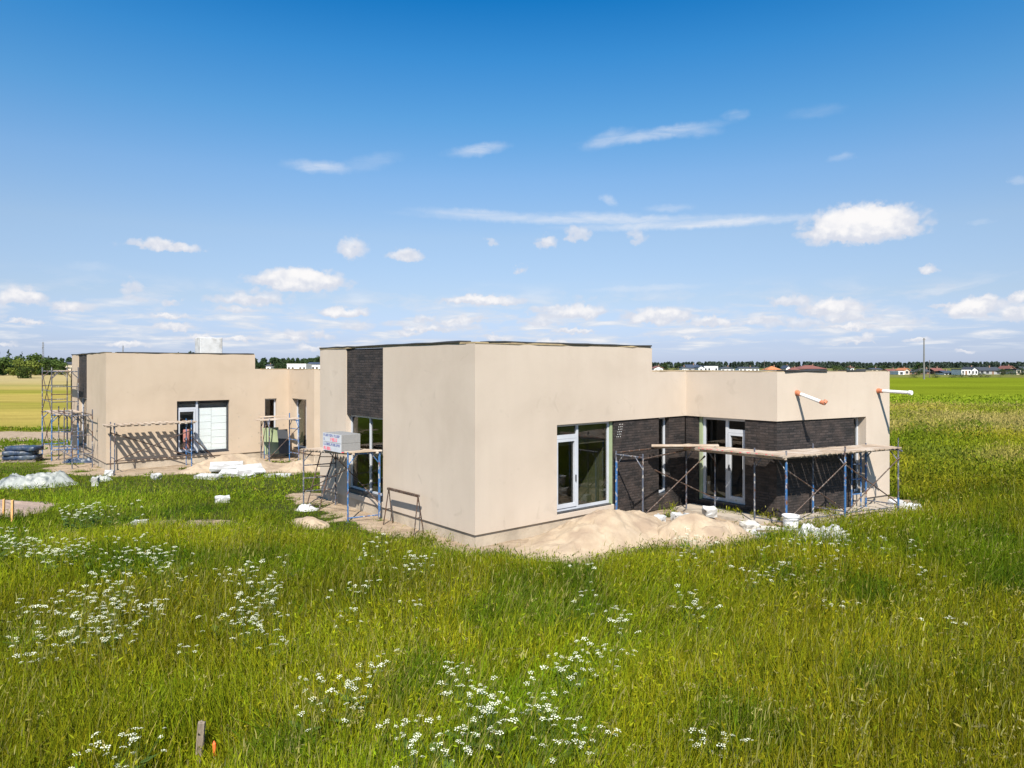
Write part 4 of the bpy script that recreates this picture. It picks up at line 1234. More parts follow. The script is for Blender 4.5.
SLAB = [tuple(w.pt(-0.3, -1.1, 0)[:2]), tuple(w.pt(4.7, -1.05, 0)[:2]), tuple(w.pt(4.9, 0, 0)[:2]), tuple(w.pt(0, 0, 0)[:2])]


def keep_mask(X, Y, sandcut=0.45):
    sa = np.maximum(sand_amount(X, Y), road_amount(X, Y))
    k = sa + (rng.random(len(X)) - 0.5) * 0.5 < sandcut
    k &= (poly_sd(FP1, X, Y) > 0.03) & (poly_sd(FP2, X, Y) > 0.03) & ~in_heap(X, Y)
    k &= poly_sd(SLAB, X, Y) > 0.02
    k &= ~((Y > 49) & (X < -12))
    return k


def lawn(X, Y):
    """1 on the short lush lawn left of the front house"""
    px = 512 + F * X / Y
    d = sstep(13.5, 21.5, Y + 6.0 * (fbm(X * 0.35, Y * 0.35, 71) - 0.5) + 2.0 * (fbm(X * 1.5, Y * 1.5, 72) - 0.5)) * (1 - sstep(-3.5, -1.0, X))
    return d * (1 - sstep(34, 40, Y))


def grass_params(X, Y):
    n = len(X)
    lw = lawn(X, Y)
    p1 = fbm(X * 0.35, Y * 0.35, 51); p2 = fbm(X * 0.12 + 9, Y * 0.12, 52); p3 = fbm(X * 1.4, Y * 1.4, 53)
    right = sstep(-2, 6, X)
    h = 0.50 + 0.36 * p1 + 0.10 * right
    h = h * (1 - lw) + (0.10 + 0.20 * p3) * lw
    h *= 0.42 + 0.80 * rng.random(n)
    # lower along the sand and the walls, and beside the two stakes
    dw = np.minimum(poly_sd(SAND1, X, Y), poly_sd(SAND2, X, Y))
    h *= 0.40 + 0.60 * sstep(0.0, 2.2, dw)
    h *= 0.40 + 0.60 * sstep(0.25, 0.9, np.hypot((X + 3.27) * 1.0, (Y - 7.3)))
    h *= 1 - 0.70 * (1 - sstep(-13, -9, X)) * sstep(26, 32, Y)
    green = np.array([0.118, 0.204, 0.006]); lush = np.array([0.165, 0.235, 0.012]); olive = np.array([0.238, 0.236, 0.008]); dark = np.array([0.048, 0.110, 0.005]); tan = np.array([0.32, 0.27, 0.07])
    mixo = np.clip(sstep(0.42, 0.72, p2 * 0.6 + p1 * 0.4 + 0.06 * right + 0.10 * (1 - sstep(-1.5, 1.5, X)) * (1 - sstep(11, 15, Y))), 0, 1)
    c = green + (olive - green) * mixo[:, None]
    c = c + (lush - c) * (lw * 0.85)[:, None]
    dk = sstep(0.55, 0.72, fbm(X * 0.8 + 40, Y * 0.8, 54)) * 0.75
    c = c + (dark - c) * dk[:, None]
    # individual variation, then broad tone and a painted shade
    c = c * (0.42 + 1.05 * rng.random(n))[:, None]; c[:, 0] *= 0.82 + 0.36 * rng.random(n)
    c = c * (0.72 + 0.52 * sstep(0.25, 0.75, fbm(X * 0.22 + 60, Y * 0.30, 57)))[:, None] * (1 - 0.20 * sstep(0.5, 3.5, X) * (1 - sstep(12, 17, Y)))[:, None]  # broad patches; right foreground darkened to paint in its shade and vignette
    dry = rng.random(n) < (0.015 + 0.04 * mixo + 0.12 * sstep(24, 40, Y) * right)
    c = np.where(dry[:, None], tan * (0.6 + 0.6 * rng.random(n))[:, None], c)
    return h, c * 0.88, lw


def make_blades(X, Y, h, c, w, lean, wind=0.12, tip=None, head=False):
    n = len(X)
    z0 = ground_h(X, Y) - 0.02
    th = rng.random(n) * 2 * np.pi; ph = rng.random(n) * 2 * np.pi
    lx = np.cos(ph) * lean + wind + 0.55 * (fbm(X * 0.35 + 11, Y * 0.35, 91, 2) - 0.42); ly = np.sin(ph) * lean + 0.5 * (fbm(X * 0.35 + 31, Y * 0.35, 92, 2) - 0.5)
    T = np.array([0.0, 0.42, 0.76, 1.0]); Wd = np.array([1.0, 0.85, 0.55, 0.0]) if not head else np.array([0.5, 0.45, 0.45, 0.0])
    V0 = np.zeros((n, 7, 3), np.float32); C0 = np.zeros((n, 7, 3), np.float32)
    bend = np.clip(np.hypot(lx, ly), 0, 1.2)
    k = 0
    for j in range(4):
        t = T[j]
        bx = X + lx * h * t ** 1.8; by = Y + ly * h * t ** 1.8; bz = z0 + h * t * (1 - 0.28 * bend * t)
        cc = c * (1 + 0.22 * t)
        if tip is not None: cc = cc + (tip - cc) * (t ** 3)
        if j < 3:
            ox = np.cos(th + 0.5 * t) * w * Wd[j] * 0.5; oy = np.sin(th + 0.5 * t) * w * Wd[j] * 0.5
            V0[:, k] = np.stack([bx - ox, by - oy, bz], 1); V0[:, k + 1] = np.stack([bx + ox, by + oy, bz], 1)
            C0[:, k] = C0[:, k + 1] = cc; k += 2
        else:
            V0[:, k] = np.stack([bx, by, bz], 1); C0[:, k] = cc
    base = (np.arange(n) * 7)[:, None]
    q = np.concatenate([base + np.array([0, 1, 3, 2]), base + np.array([2, 3, 5, 4])]); t = base + np.array([4, 5, 6])
    return V0.reshape(-1, 3), q, t, C0.reshape(-1, 3)


def join(parts):
    V0, Q0, T0, C0, o = [], [], [], [], 0
    for (v, q, t, c) in parts:
        V0.append(v); C0.append(c)
        if len(q): Q0.append(q + o)
        if len(t): T0.append(t + o)
        o += len(v)
    return np.concatenate(V0), np.concatenate(Q0) if Q0 else None, np.concatenate(T0) if T0 else None, np.concatenate(C0)


parts = []
# near meadow
X, Y = scatter(400000, 5.6, 24, 1.55); k = keep_mask(X, Y); X, Y = X[k], Y[k]
cl = fbm(X * 2.2, Y * 2.2, 61)
k = rng.random(len(X)) < 0.35 + 0.9 * cl; X, Y = X[k], Y[k]
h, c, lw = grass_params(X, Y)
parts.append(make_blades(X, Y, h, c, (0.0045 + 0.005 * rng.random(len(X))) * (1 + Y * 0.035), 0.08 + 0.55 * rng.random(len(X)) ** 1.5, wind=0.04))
# seed stalks
X, Y = scatter(22000, 5.6, 26, 1.4); k = keep_mask(X, Y) & (lawn(X, Y) < 0.4); X, Y = X[k], Y[k]
k = rng.random(len(X)) < sstep(0.35, 0.65, fbm(X * 0.5, Y * 0.5, 63)) * (0.9 - 0.5 * sstep(0, 3, X)) + 0.10; X, Y = X[k], Y[k]
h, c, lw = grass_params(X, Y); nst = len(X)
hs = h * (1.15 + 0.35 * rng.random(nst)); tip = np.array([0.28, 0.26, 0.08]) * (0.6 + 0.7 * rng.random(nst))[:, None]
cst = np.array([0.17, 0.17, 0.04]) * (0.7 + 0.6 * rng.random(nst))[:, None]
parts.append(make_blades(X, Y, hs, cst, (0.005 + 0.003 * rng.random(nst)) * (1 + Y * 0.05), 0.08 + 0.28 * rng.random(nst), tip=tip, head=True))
# drooping seed heads: short wide ribbons at the top of some stalks
sel = rng.random(nst) < 0.45
hx, hy = X[sel], Y[sel]
v, q, t, cc = make_blades(hx, hy, 0.06 + 0.08 * rng.random(len(hx)), tip[sel], (0.006 + 0.007 * rng.random(len(hx))) * (1 + hy * 0.03), 0.5 * rng.random(len(hx)), wind=0.25)
v = v.reshape(-1, 7, 3); v[:, :, 2] += (hs[sel] * 0.86)[:, None]; v[:, :, 0] += 0.10 * hs[sel][:, None]
parts.append((v.reshape(-1, 3), q, t, cc))
# broad leaved weeds: short wide leaves in clumps
X, Y = scatter(36000, 5.6, 24, 1.3); k = keep_mask(X, Y); X, Y = X[k], Y[k]
k = fbm(X * 0.9 + 7, Y * 0.9, 66) > 0.56; X, Y = X[k], Y[k]
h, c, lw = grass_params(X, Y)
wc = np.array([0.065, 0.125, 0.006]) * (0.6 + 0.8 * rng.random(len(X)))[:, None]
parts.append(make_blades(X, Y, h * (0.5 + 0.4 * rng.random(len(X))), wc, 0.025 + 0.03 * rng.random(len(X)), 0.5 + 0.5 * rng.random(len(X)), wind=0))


def flakes(X, Y, z, ln, wd, c, up=0.5):
    """small leaf blades of any direction standing in the canopy"""
    n = len(X); d = rng.normal(size=(n, 3)); d[:, 2] = np.abs(d[:, 2]) * (0.4 + up * 2); d /= np.linalg.norm(d, axis=1)[:, None]
    e = np.cross(d, rng.normal(size=(n, 3))); e /= np.linalg.norm(e, axis=1)[:, None]
    P = np.stack([X, Y, z + ground_h(X, Y)], 1)
    V0 = np.stack([P - d * ln[:, None], P + e * wd[:, None], P + d * ln[:, None], P - e * wd[:, None]], 1).reshape(-1, 3)
    q = np.arange(n * 4).reshape(n, 4)
    return V0, q, np.zeros((0, 3), int), np.repeat(c, 4, 0)


X, Y = scatter(130000, 5.8, 24, 1.5); k = keep_mask(X, Y); X, Y = X[k], Y[k]
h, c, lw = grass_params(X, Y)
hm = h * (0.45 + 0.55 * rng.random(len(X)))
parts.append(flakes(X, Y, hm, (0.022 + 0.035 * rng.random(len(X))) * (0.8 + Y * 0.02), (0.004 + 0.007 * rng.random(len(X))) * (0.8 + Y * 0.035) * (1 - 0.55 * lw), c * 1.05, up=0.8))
# pale open panicles above the blades
X, Y = scatter(4200, 5.8, 26, 1.4); k = keep_mask(X, Y) & (lawn(X, Y) < 0.3); X, Y = X[k], Y[k]
k = rng.random(len(X)) < sstep(0.35, 0.62, fbm(X * 0.45 + 3, Y * 0.45, 64)); X, Y = X[k], Y[k]
h, c, lw = grass_params(X, Y); hp = h * 0.7 + 0.32 * (h / 0.6)
rep_ = 9; j_ = np.repeat(np.arange(len(X)), rep_); t_ = rng.random(len(j_))
px_ = X[j_] + 0.10 * t_ + rng.normal(size=len(j_)) * 0.018; py_ = Y[j_] + rng.normal(size=len(j_)) * 0.018
pz_ = hp[j_] - 0.10 * (1 - t_) - 0.05 * t_ ** 2
pc_ = np.array([0.29, 0.26, 0.09])[None] * (0.55 + 0.8 * rng.random(len(X)))[j_][:, None]
parts.append(flakes(px_, py_, pz_, 0.012 + 0.012 * rng.random(len(j_)), (0.0035 + 0.003 * rng.random(len(j_))) * (0.8 + py_ * 0.04), pc_))
V0, Q0, T0, C0 = join(parts)
gr = np_mesh('meadow_grass', V0, T0, Q0, C0, M['grass']); tag(gr, 'tall mixed meadow grass covering the foreground', 'grass', kind='stuff')
parts = []
for (cnt, kind_) in ((120000, 'blade'), (260000, 'flake')):
    X, Y = scatter(cnt, 22.5, 92, 1.6, spread=0.80, extra=3); k = keep_mask(X, Y); X, Y = X[k], Y[k]
    k = poly_sd(CROP, X, Y) + (fbm(X * 0.15, Y * 0.15, 83) - 0.5) * 7 > 0; X, Y = X[k], Y[k]
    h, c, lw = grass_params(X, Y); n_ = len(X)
    bn = fbm(X * 0.06, Y * 0.10, 81); wd_ = fbm(X * 0.14 + 5, Y * 0.20, 82); w2 = fbm(X * 0.7, Y * 0.7, 84)
    gold = np.array([0.34, 0.29, 0.022]); brown = np.array([0.40, 0.31, 0.11]); dk = np.array([0.085, 0.130, 0.008]); gr_ = np.array([0.19, 0.225, 0.010])
    far = sstep(21, 27, Y) * sstep(0, 8, X)
    c2 = gr_ + (gold - gr_) * (0.85 * sstep(0.34, 0.60, bn))[:, None]
    br = sstep(0.44, 0.60, fbm(X * 0.10 + 20, Y * 0.16, 85)) * 0.85 + sstep(58, 74, Y + 8 * (bn - 0.5)) * 0.75
    c2 = c2 + (brown - c2) * np.clip(br, 0, 0.9)[:, None]
    weed = sstep(0.50, 0.60, wd_ * 0.75 + w2 * 0.25) * (1 - sstep(60, 72, Y))
    c2 = c2 + (dk - c2) * (0.85 * weed)[:, None]
    c2 = c2 * (0.60 + 0.80 * rng.random(n_))[:, None]
    c = c + (c2 - c) * (far * 0.92)[:, None]
    h = h * (1 + 0.35 * weed * far)
    if kind_ == 'blade':
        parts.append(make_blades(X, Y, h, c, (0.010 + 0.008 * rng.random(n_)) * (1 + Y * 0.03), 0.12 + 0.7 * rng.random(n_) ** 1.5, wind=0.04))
    else:
        parts.append(flakes(X, Y, h * (0.5 + 0.5 * rng.random(n_)), (0.05 + 0.06 * rng.random(n_)) * (0.6 + Y * 0.014), (0.010 + 0.012 * rng.random(n_)) * (0.6 + Y * 0.018) * (1 + 0.8 * weed) * (1 - 0.55 * lw), c, up=0.9))
V0, Q0, T0, C0 = join(parts)
gr = np_mesh('rough_grass', V0, T0, Q0, C0, M['grass']); tag(gr, 'rough yellowish grass farther off around and behind the houses', 'grass', kind='stuff')

X, Y = scatter(60000, 60, 108, 1.5, spread=0.80, extra=3); k = (poly_sd(CROP, X, Y) + (fbm(X * 0.15, Y * 0.15, 83) - 0.5) * 7 < 0.5) & (X > 4); X, Y = X[k], Y[k]
k = rng.random(len(X)) > sstep(72, 108, Y); X, Y = X[k], Y[k]
c = np.array([0.21, 0.27, 0.018]) * (0.75 + 0.5 * rng.random(len(X)))[:, None]
V0, Q0, T0, C0 = join([flakes(X, Y, 0.10 + 0.18 * rng.random(len(X)), 0.12 + 0.0012 * Y, 0.03 + 0.0006 * Y, c, up=0.6)])
gr = np_mesh('crop_field', V0, T0, Q0, C0, M['grass']); tag(gr, 'even bright green crop on the field at the right', 'crop', kind='stuff')

# ------------------------------------------------------------------ white umbel flowers
fr_ = random.Random(11)


def umbel_mesh(seed):
    rq = random.Random(seed); m = MB(); rad = 0.05
    for i in range(10):
        if i == 0: x = y = 0
        else:
            t = 2.399 * i; q = rad * math.sqrt(i / 10.0); x, y = q * math.cos(t), q * math.sin(t)
        z = 0.014 * (1 - (x * x + y * y) / rad ** 2) + rq.uniform(-0.003, 0.003)
        r_ = rq.uniform(0.007, 0.0125)
        n = 6; tx, ty = x * 4 + rq.uniform(-.25, .25), y * 4 + rq.uniform(-.25, .25)
        ring = [(x + r_ * math.cos(2 * math.pi * k / n), y + r_ * math.sin(2 * math.pi * k / n), z - r_ * (tx * math.cos(2 * math.pi * k / n) + ty * math.sin(2 * math.pi * k / n))) for k in range(n)]
        top = (x, y, z + 0.006)
        for k in range(n): m.face([ring[k], ring[(k + 1) % n], top])
    me_o = m.build('flower_head', M['petal'])
    return me_o


def plant_proto(seed, nheads):
    rq = random.Random(seed)
    root = empty('umbel_plant', (0, 0, 0))
    st_ = MB(); H0 = 0.42
    tops = []
    for i in range(nheads):
        a = rq.uniform(0, 2 * math.pi); sp = rq.uniform(0.03, 0.34); z = rq.uniform(0.46, 0.76)
        tp = Vector((sp * math.cos(a), sp * math.sin(a), z)); tops.append(tp)
        jn = Vector((tp.x * 0.15, tp.y * 0.15, H0 * rq.uniform(0.6, 1.0)))
        st_.tube(jn, tp, 0.003, 4, 0.002, caps=False)
    st_.tube((0, 0, -0.03), (0, 0, H0), 0.005, 5, 0.003)
    for i in range(7):      # feathery leaves
        a = rq.uniform(0, 2 * math.pi); z = rq.uniform(0.08, 0.4); L_ = rq.uniform(0.12, 0.22)
        b = Vector((0, 0, z)); e = b + Vector((math.cos(a) * L_, math.sin(a) * L_, 0.06)); s_ = Vector((-math.sin(a), math.cos(a), 0)) * L_ * 0.25
        st_.face([b, b + (e - b) * 0.5 + s_, e, b + (e - b) * 0.5 - s_])
    st_.build('stem', M['stem'], root)
    hp = heads_src
    for i, tp in enumerate(tops):
        src = hp[i % len(hp)]
        o = src.copy(); COL.objects.link(o); o.parent = root; o.location = tp
        s_ = rq.uniform(0.44, 0.92); o.scale = (s_, s_, s_); o.rotation_euler = (rq.uniform(-.3, .3), rq.uniform(-.3, .3), rq.uniform(0, 6))
    return root


heads_src = [umbel_mesh(s) for s in (1, 2, 3)]
protos = [plant_proto(21, 9), plant_proto(22, 7), plant_proto(23, 11), plant_proto(24, 5)]
for h_ in heads_src: bpy.data.objects.remove(h_)


def kids(o): return [c for c in COL.objects if c.parent == o]


proto_kids = [kids(p_) for p_ in protos]
FL = [(15, 536), (22, 549), (49, 557), (67, 514), (90, 547), (139, 546), (150, 551), (178, 561), (126, 587), (109, 613), (49, 604), (22, 630), (41, 637), (15, 645), (244, 568), (259, 579),
      (268, 591), (247, 624), (270, 636), (292, 561), (67, 641), (165, 577), (116, 739), (107, 759), (137, 735), (375, 549), (405, 566), (347, 596), (352, 611), (416, 604), (375, 654), (304, 707),
      (345, 699), (362, 696), (405, 722), (435, 729), (457, 679), (465, 690), (484, 697), (461, 716), (486, 724), (495, 720), (454, 739), (450, 752), (416, 757), (540, 727), (559, 735), (529, 759),
      (585, 600), (619, 613), (626, 626), (564, 658), (579, 671), (559, 682), (590, 739), (694, 544), (684, 559), (763, 553), (752, 577), (774, 564), (823, 568), (832, 560), (684, 604), (703, 596),
      (909, 549), (949, 630), (718, 739), (729, 748), (883, 544)]
# companions inside the denser drifts
for (cx_, cy_, sx_, sy_, n_) in ((40, 548, 55, 16, 16), (85, 512, 26, 8, 9), (70, 615, 90, 34, 20), (240, 600, 60, 40, 8), (600, 640, 120, 50, 4), (800, 570, 90, 25, 4), (255, 580, 25, 25, 6), (140, 560, 50, 16, 7), (470, 700, 80, 40, 3), (390, 560, 30, 12, 5), (690, 550, 25, 10, 4), (820, 545, 30, 8, 4), (400, 700, 120, 40, 4), (120, 600, 40, 12, 4)):
    for _ in range(n_): FL.append((cx_ + fr_.gauss(0, sx_ * 0.55), cy_ + fr_.gauss(0, sy_ * 0.55)))


def drift(px, py):
    if py < 575 and px < 200: return 'white umbel flower in the upper left drift below the reddish sand heap', 'white umbel flowers in the upper left drift'
    if px < 200 and py < 670: return 'white umbel flower in the dense left drift of the meadow', 'white umbel flowers in the dense left drift'
    if px < 320 and py < 670: return 'white umbel flower in the loose drift below the lawn, left of the front house', 'white umbel flowers below the lawn'
    if px < 320: return 'white umbel flower near the wooden post at the bottom edge', 'white umbel flowers near the wooden post'
    if px < 520 and py < 670: return 'white umbel flower in the grass below the left wall of the front house', 'white umbel flowers below the left wall'
    if py >= 670 and px < 650: return 'white umbel flower in the big drift at the bottom centre', 'white umbel flowers at the bottom centre'
    if px < 650: return 'white umbel flower in the thin group in the grass below the large sand heap', 'white umbel flowers below the large sand heap'
    if py < 600 and px < 850: return 'white umbel flower in the grass between the small sand heap and the crumpled sheet', 'white umbel flowers below the right scaffold'
    return 'white umbel flower standing alone in the right hand meadow', 'single white umbel flowers in the right meadow'


used = [False] * len(protos)
for i, (px, py) in enumerate(FL):
    lw_h = 0.62
    Y = F * (H - lw_h) / (py - HZ); X = (px - 512) / F * Y
    k = i % len(protos)
    if used[k]:
        o = protos[k].copy(); COL.objects.link(o)
        for ck in proto_kids[k]:
            c_ = ck.copy(); COL.objects.link(c_); c_.parent = o
    else:
        o = protos[k]; used[k] = True
    o.location = (X, Y, gh(X, Y)); o.rotation_euler = (0, 0, fr_.uniform(0, 6.28)); s_ = fr_.uniform(0.9, 1.15); o.scale = (s_, s_, s_)
    lb, gp = drift(px, py); tag(o, lb, 'wildflower', gp)


# ------------------------------------------------------------------ trees
def crown_mesh(name, parent, n, clumps, leaf, seed, cols):
    """leaf faces spread through clumps (x, y, z, rx, ry, rz)"""
    r_ = np.random.default_rng(seed)
    Vv, Cc_ = [], []
    cl = np.array(clumps); wts = (cl[:, 3] * cl[:, 4] * cl[:, 5]) ** 0.67; wts /= wts.sum()
    ci = r_.choice(len(cl), n, p=wts)
    d = r_.normal(size=(n, 3)); d /= np.linalg.norm(d, axis=1)[:, None]
    rad = r_.random(n) ** 0.45 * (0.85 + 0.3 * r_.random(n))
    P = cl[ci, :3] + d * rad[:, None] * cl[ci, 3:6]
    a = r_.normal(size=(n, 3)); a /= np.linalg.norm(a, axis=1)[:, None]
    b = np.cross(a, r_.normal(size=(n, 3))); b /= np.linalg.norm(b, axis=1)[:, None]
    s = leaf * (0.6 + 0.8 * r_.random(n))[:, None]
    Vv = np.stack([P - a * s, P + b * s * 0.6, P + a * s, P - b * s * 0.6], 1).reshape(-1, 3)
    tone = r_.random(len(cl))[ci] * 0.5 + r_.random(n) * 0.5
    c0, c1 = np.array(cols[0]), np.array(cols[1])
    cc = c0 + (c1 - c0) * tone[:, None]
    cc = np.repeat(cc, 4, 0)
    q = np.arange(n * 4).reshape(n, 4)
    return np_mesh(name, Vv, quads=q, col=cc, mat=M['leaf'], parent=parent)


def broad_tree(X, Y, h, wd, seed, label, cols=((0.035, 0.065, 0.018), (0.115, 0.165, 0.036)), group=None, bushy=False, n=900):
    r_ = random.Random(seed)
    root = empty('bush' if bushy else 'broadleaf_tree', (X, Y, 0)); tag(root, label, 'bush' if bushy else 'tree', group)
    t = MB(); tw = h * 0.03
    t.tube((0, 0, -0.3), (0, 0, h * 0.45), tw, 8, tw * 0.6)
    cl = []
    z0 = -0.04
    for i in range(17):
        a = r_.uniform(0, 6.28); q = r_.uniform(0.05, 0.80) * wd / 2; z = h * r_.uniform(z0 + 0.12, 0.86)
        k = 1 - 0.5 * abs(z / h - 0.5) * 2
        cl.append((q * math.cos(a) * k, q * math.sin(a) * k, z, wd * r_.uniform(.16, .28), wd * r_.uniform(.16, .28), h * r_.uniform(.10, .17)))
        t.tube((0, 0, h * 0.3), (q * math.cos(a) * k, q * math.sin(a) * k, z), tw * 0.35, 5, tw * 0.1)
    t.build('trunk', M['bark'], root)
    crown_mesh('crown', root, n, cl, h * 0.05, seed, cols)
    return root


def conifer(X, Y, h, wd, seed, label, cols=((0.020, 0.042, 0.020), (0.060, 0.095, 0.038)), group=None, n=800):
    r_ = random.Random(seed)
    root = empty('conifer_tree', (X, Y, 0)); tag(root, label, 'tree', group)
    t = MB(); t.tube((0, 0, -0.3), (0, 0, h * 0.96), h * 0.018, 7, h * 0.003); t.build('trunk', M['bark'], root)
    cl = []
    for i in range(16):
        f = (i + 0.5) / 16; z = h * (0.04 + 0.96 * f); q = wd / 2 * (1 - f) ** 0.85
        for k in range(3):
            a = r_.uniform(0, 6.28)
            cl.append((q * 0.5 * math.cos(a), q * 0.5 * math.sin(a), z - q * 0.1, max(q * 0.55, 0.15), max(q * 0.55, 0.15), h * 0.035))
    crown_mesh('crown', root, n, cl, h * 0.035, seed, cols)
    return root


# wood edge at the left
for i, (px, top, Y, kind, wd) in enumerate(((-14, 350, 330, 'c', 9), (-3, 346, 335, 'c', 8), (9, 348.5, 345, 'c', 8), (15, 353.5, 350, 'b', 9), (22, 351.5, 335, 'c', 8), (36, 353, 330, 'b', 9), (40, 357, 345, 'b', 10),
                                             (49, 354.5, 360, 'c', 9), (47, 359, 340, 'b', 9), (56, 358, 370, 'b', 11), (62, 362, 350, 'b', 9), (3, 356, 325, 'b', 9), (-9, 355, 318, 'b', 10), (29, 357, 350, 'b', 10), (-22, 349, 330, 'c', 9), (-30, 352, 335, 'b', 12))):
    q = at(px, top, Y)
    lb = ['leftmost dark conifer', 'tall dark conifer at the left frame edge', 'pointed spruce near the left edge', 'green broadleaf tree in the wood edge', 'slim dark spruce behind the round bushes', 'tall olive broadleaf tree next to the mast', 'broad green tree below the mast', 'spruce right of the lattice mast',
          'low round tree right of the mast', 'dark broadleaf tree near the pink building', 'lowest tree at the right end of the wood edge', 'dark broadleaf tree at the foot of the conifers', 'round green tree at the far left', 'broadleaf tree between spruce and mast', 'outermost conifer at the left', 'outermost broadleaf tree at the left'][i] + ' beyond the hay field'
    (conifer if kind == 'c' else broad_tree)(q.x, Y, q.z, wd, 100 + i, lb, group='trees at the left wood edge')
for i, (px, top, Y, wd, lb) in enumerate(((18, 357.5, 262, 8.6, 'pale olive round bush standing out of the wood edge on the hay field'), (31, 359, 255, 8.0, 'smaller pale bush right of the round olive one on the hay field'), (25, 365, 250, 7, 'low dark bush in front of the two pale bushes on the hay field'))):
    q = at(px, top, Y)
    broad_tree(q.x, Y, q.z, wd, 140 + i, lb, cols=((0.08, 0.11, 0.02), (0.20, 0.23, 0.045)) if i < 2 else ((0.03, 0.05, 0.012), (0.06, 0.09, 0.02)), bushy=True, group='bushes on the hay field')
# trees seen in the gap between the houses and over the rear roof
for i, (px, top, Y, kind, wd) in enumerate(((258, 362, 520, 'b', 9), (263, 359, 520, 'c', 8), (270, 358.5, 530, 'c', 8), (277, 358, 540, 'c', 8), (283, 359, 540, 'c', 8), (276, 363, 470, 'b', 7), (191, 350, 300, 'b', 6), (199, 351, 300, 'c', 4), (178, 352, 300, 'c', 5), (300, 358, 560, 'b', 13), (310, 357, 560, 'b', 14), (318, 356, 570, 'b', 14), (291, 359, 560, 'b', 12))):
    q = at(px, top, Y)
    lb = ['low broadleaf tree at the left of the gap between the houses', 'first pointed spruce in the gap between the houses', 'second pointed spruce in the gap between the houses', 'tallest spruce in the gap between the houses', 'spruce left of the white hall', 'light green tree before the spruces in the gap', 'round tree top showing over the rear roof left of the chimney',
          'small spruce tip showing over the rear roof beside the chimney', 'leftmost spruce tip over the rear roof', 'dark tree behind the white hall', 'broad tree behind the roof of the second white hall', 'tall tree close to the front house edge', 'dark tree left behind the white hall'][i]
    (conifer if kind == 'c' else broad_tree)(q.x, Y, q.z, wd, 160 + i, lb, cols=((0.02, 0.04, 0.018), (0.05, 0.08, 0.028)), n=600)
# trees on the right
for i, (px, top, Y, wd, bushy, lb) in enumerate(((919, 361.5, 330, 6.5, False, 'single dark round tree left of the tall pole'), (914, 374, 262, 4, True, 'low bush left of the tall pole at the crop field edge'), (936, 372.8, 258, 4.5, True, 'rounded bush right of the tall pole at the crop field edge'),
                                                 (953, 373.5, 262, 4.5, True, 'dark hedge bush left of the white modern house'), (962, 373, 262, 5, True, 'broad hedge bush below the white modern house'), (972, 373.2, 264, 5, True, 'second hedge bush below the white modern house'), (981, 372.3, 264, 5, True, 'tallest hedge bush right of the white modern house'),
                                                 (988, 374.5, 262, 4, True, 'low last bush of the dark hedge'), (658, 364, 420, 5, False, 'dark tree at the left end of the far village'), (666, 362, 430, 6, False, 'tall dark tree in the far village, left of the white cottages'), (677, 362.5, 430, 5.5, False, 'dark tree right of the first cottage'),
                                                 (836, 364.5, 420, 8, False, 'dark tree right of the large red roof'), (844, 364, 430, 9, False, 'middle dark tree between the red roof and the small white house'), (857, 365.5, 420, 7, False, 'tree right of the small white house'), (872, 364.5, 440, 9, False, 'dark tree above the right wing parapet'), (882, 365, 440, 8, False, 'tree above the right end of the parapet'),
                                                 (1003, 368, 330, 6, True, 'olive bush right of the long dark roof'), (1012, 369, 330, 7, True, 'bush in front of the brown house at the right edge'), (1022, 367, 340, 6, True, 'bush at the right frame edge'), (1034, 366, 340, 7, True, 'bush just outside the right frame edge'), (1000, 376, 275, 3, True, 'small low shrub at the crop field edge near the right frame edge'))):
    q = at(px, top, Y)
    broad_tree(q.x, Y, q.z, wd, 200 + i, lb, cols=((0.022, 0.042, 0.016), (0.06, 0.09, 0.025)), bushy=bushy, n=500)

# far woods as one mass
def far_wood(name, x0, x1, Y, hmin, hmax, label, seed, cols, n=26000, leaf=2.2, depth=60):
    r_ = np.random.default_rng(seed)
    nt = int((x1 - x0) / 2.4); tx = np.linspace(x0, x1, nt) + r_.uniform(-7, 7, nt); ty = Y + r_.random(nt) * depth
    th = hmin + (hmax - hmin) * (0.45 * r_.random(nt) + 0.75 * (fbm(tx * 0.010, ty * 0.0, seed, 3) - 0.15))
    i = r_.integers(0, nt, n); f = r_.random(n) ** 0.9
    rad = (3.0 + 3.6 * r_.random(nt))[i] * (1 - 0.75 * f)
    a = r_.random(n) * 6.28
    P = np.stack([tx[i] + np.cos(a) * rad * np.sqrt(r_.random(n)), ty[i] + np.sin(a) * rad * np.sqrt(r_.random(n)), th[i] * f], 1)
    a_ = r_.normal(size=(n, 3)); a_ /= np.linalg.norm(a_, axis=1)[:, None]
    b_ = np.cross(a_, r_.normal(size=(n, 3))); b_ /= np.linalg.norm(b_, axis=1)[:, None]
    s = leaf * (0.5 + r_.random(n))[:, None]
    Vv = np.stack([P - a_ * s, P + b_ * s * 0.7, P + a_ * s, P - b_ * s * 0.7], 1).reshape(-1, 3)
    cc = np.array(cols[0]) + (np.array(cols[1]) - np.array(cols[0])) * (0.5 * r_.random(nt)[i] + 0.5 * r_.random(n))[:, None]
    o = np_mesh(name, Vv, quads=np.arange(n * 4).reshape(n, 4), col=np.repeat(cc, 4, 0), mat=M['leaf'])
    return tag(o, label, 'wood', kind='stuff')


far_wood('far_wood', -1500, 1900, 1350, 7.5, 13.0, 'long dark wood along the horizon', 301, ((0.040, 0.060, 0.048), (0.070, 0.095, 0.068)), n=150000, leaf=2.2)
far_wood('far_wood', -520, 150, 760, 10, 16, 'nearer dark wood on the horizon left of the front house', 302, ((0.022, 0.042, 0.022), (0.05, 0.08, 0.035)), n=40000, leaf=1.9)


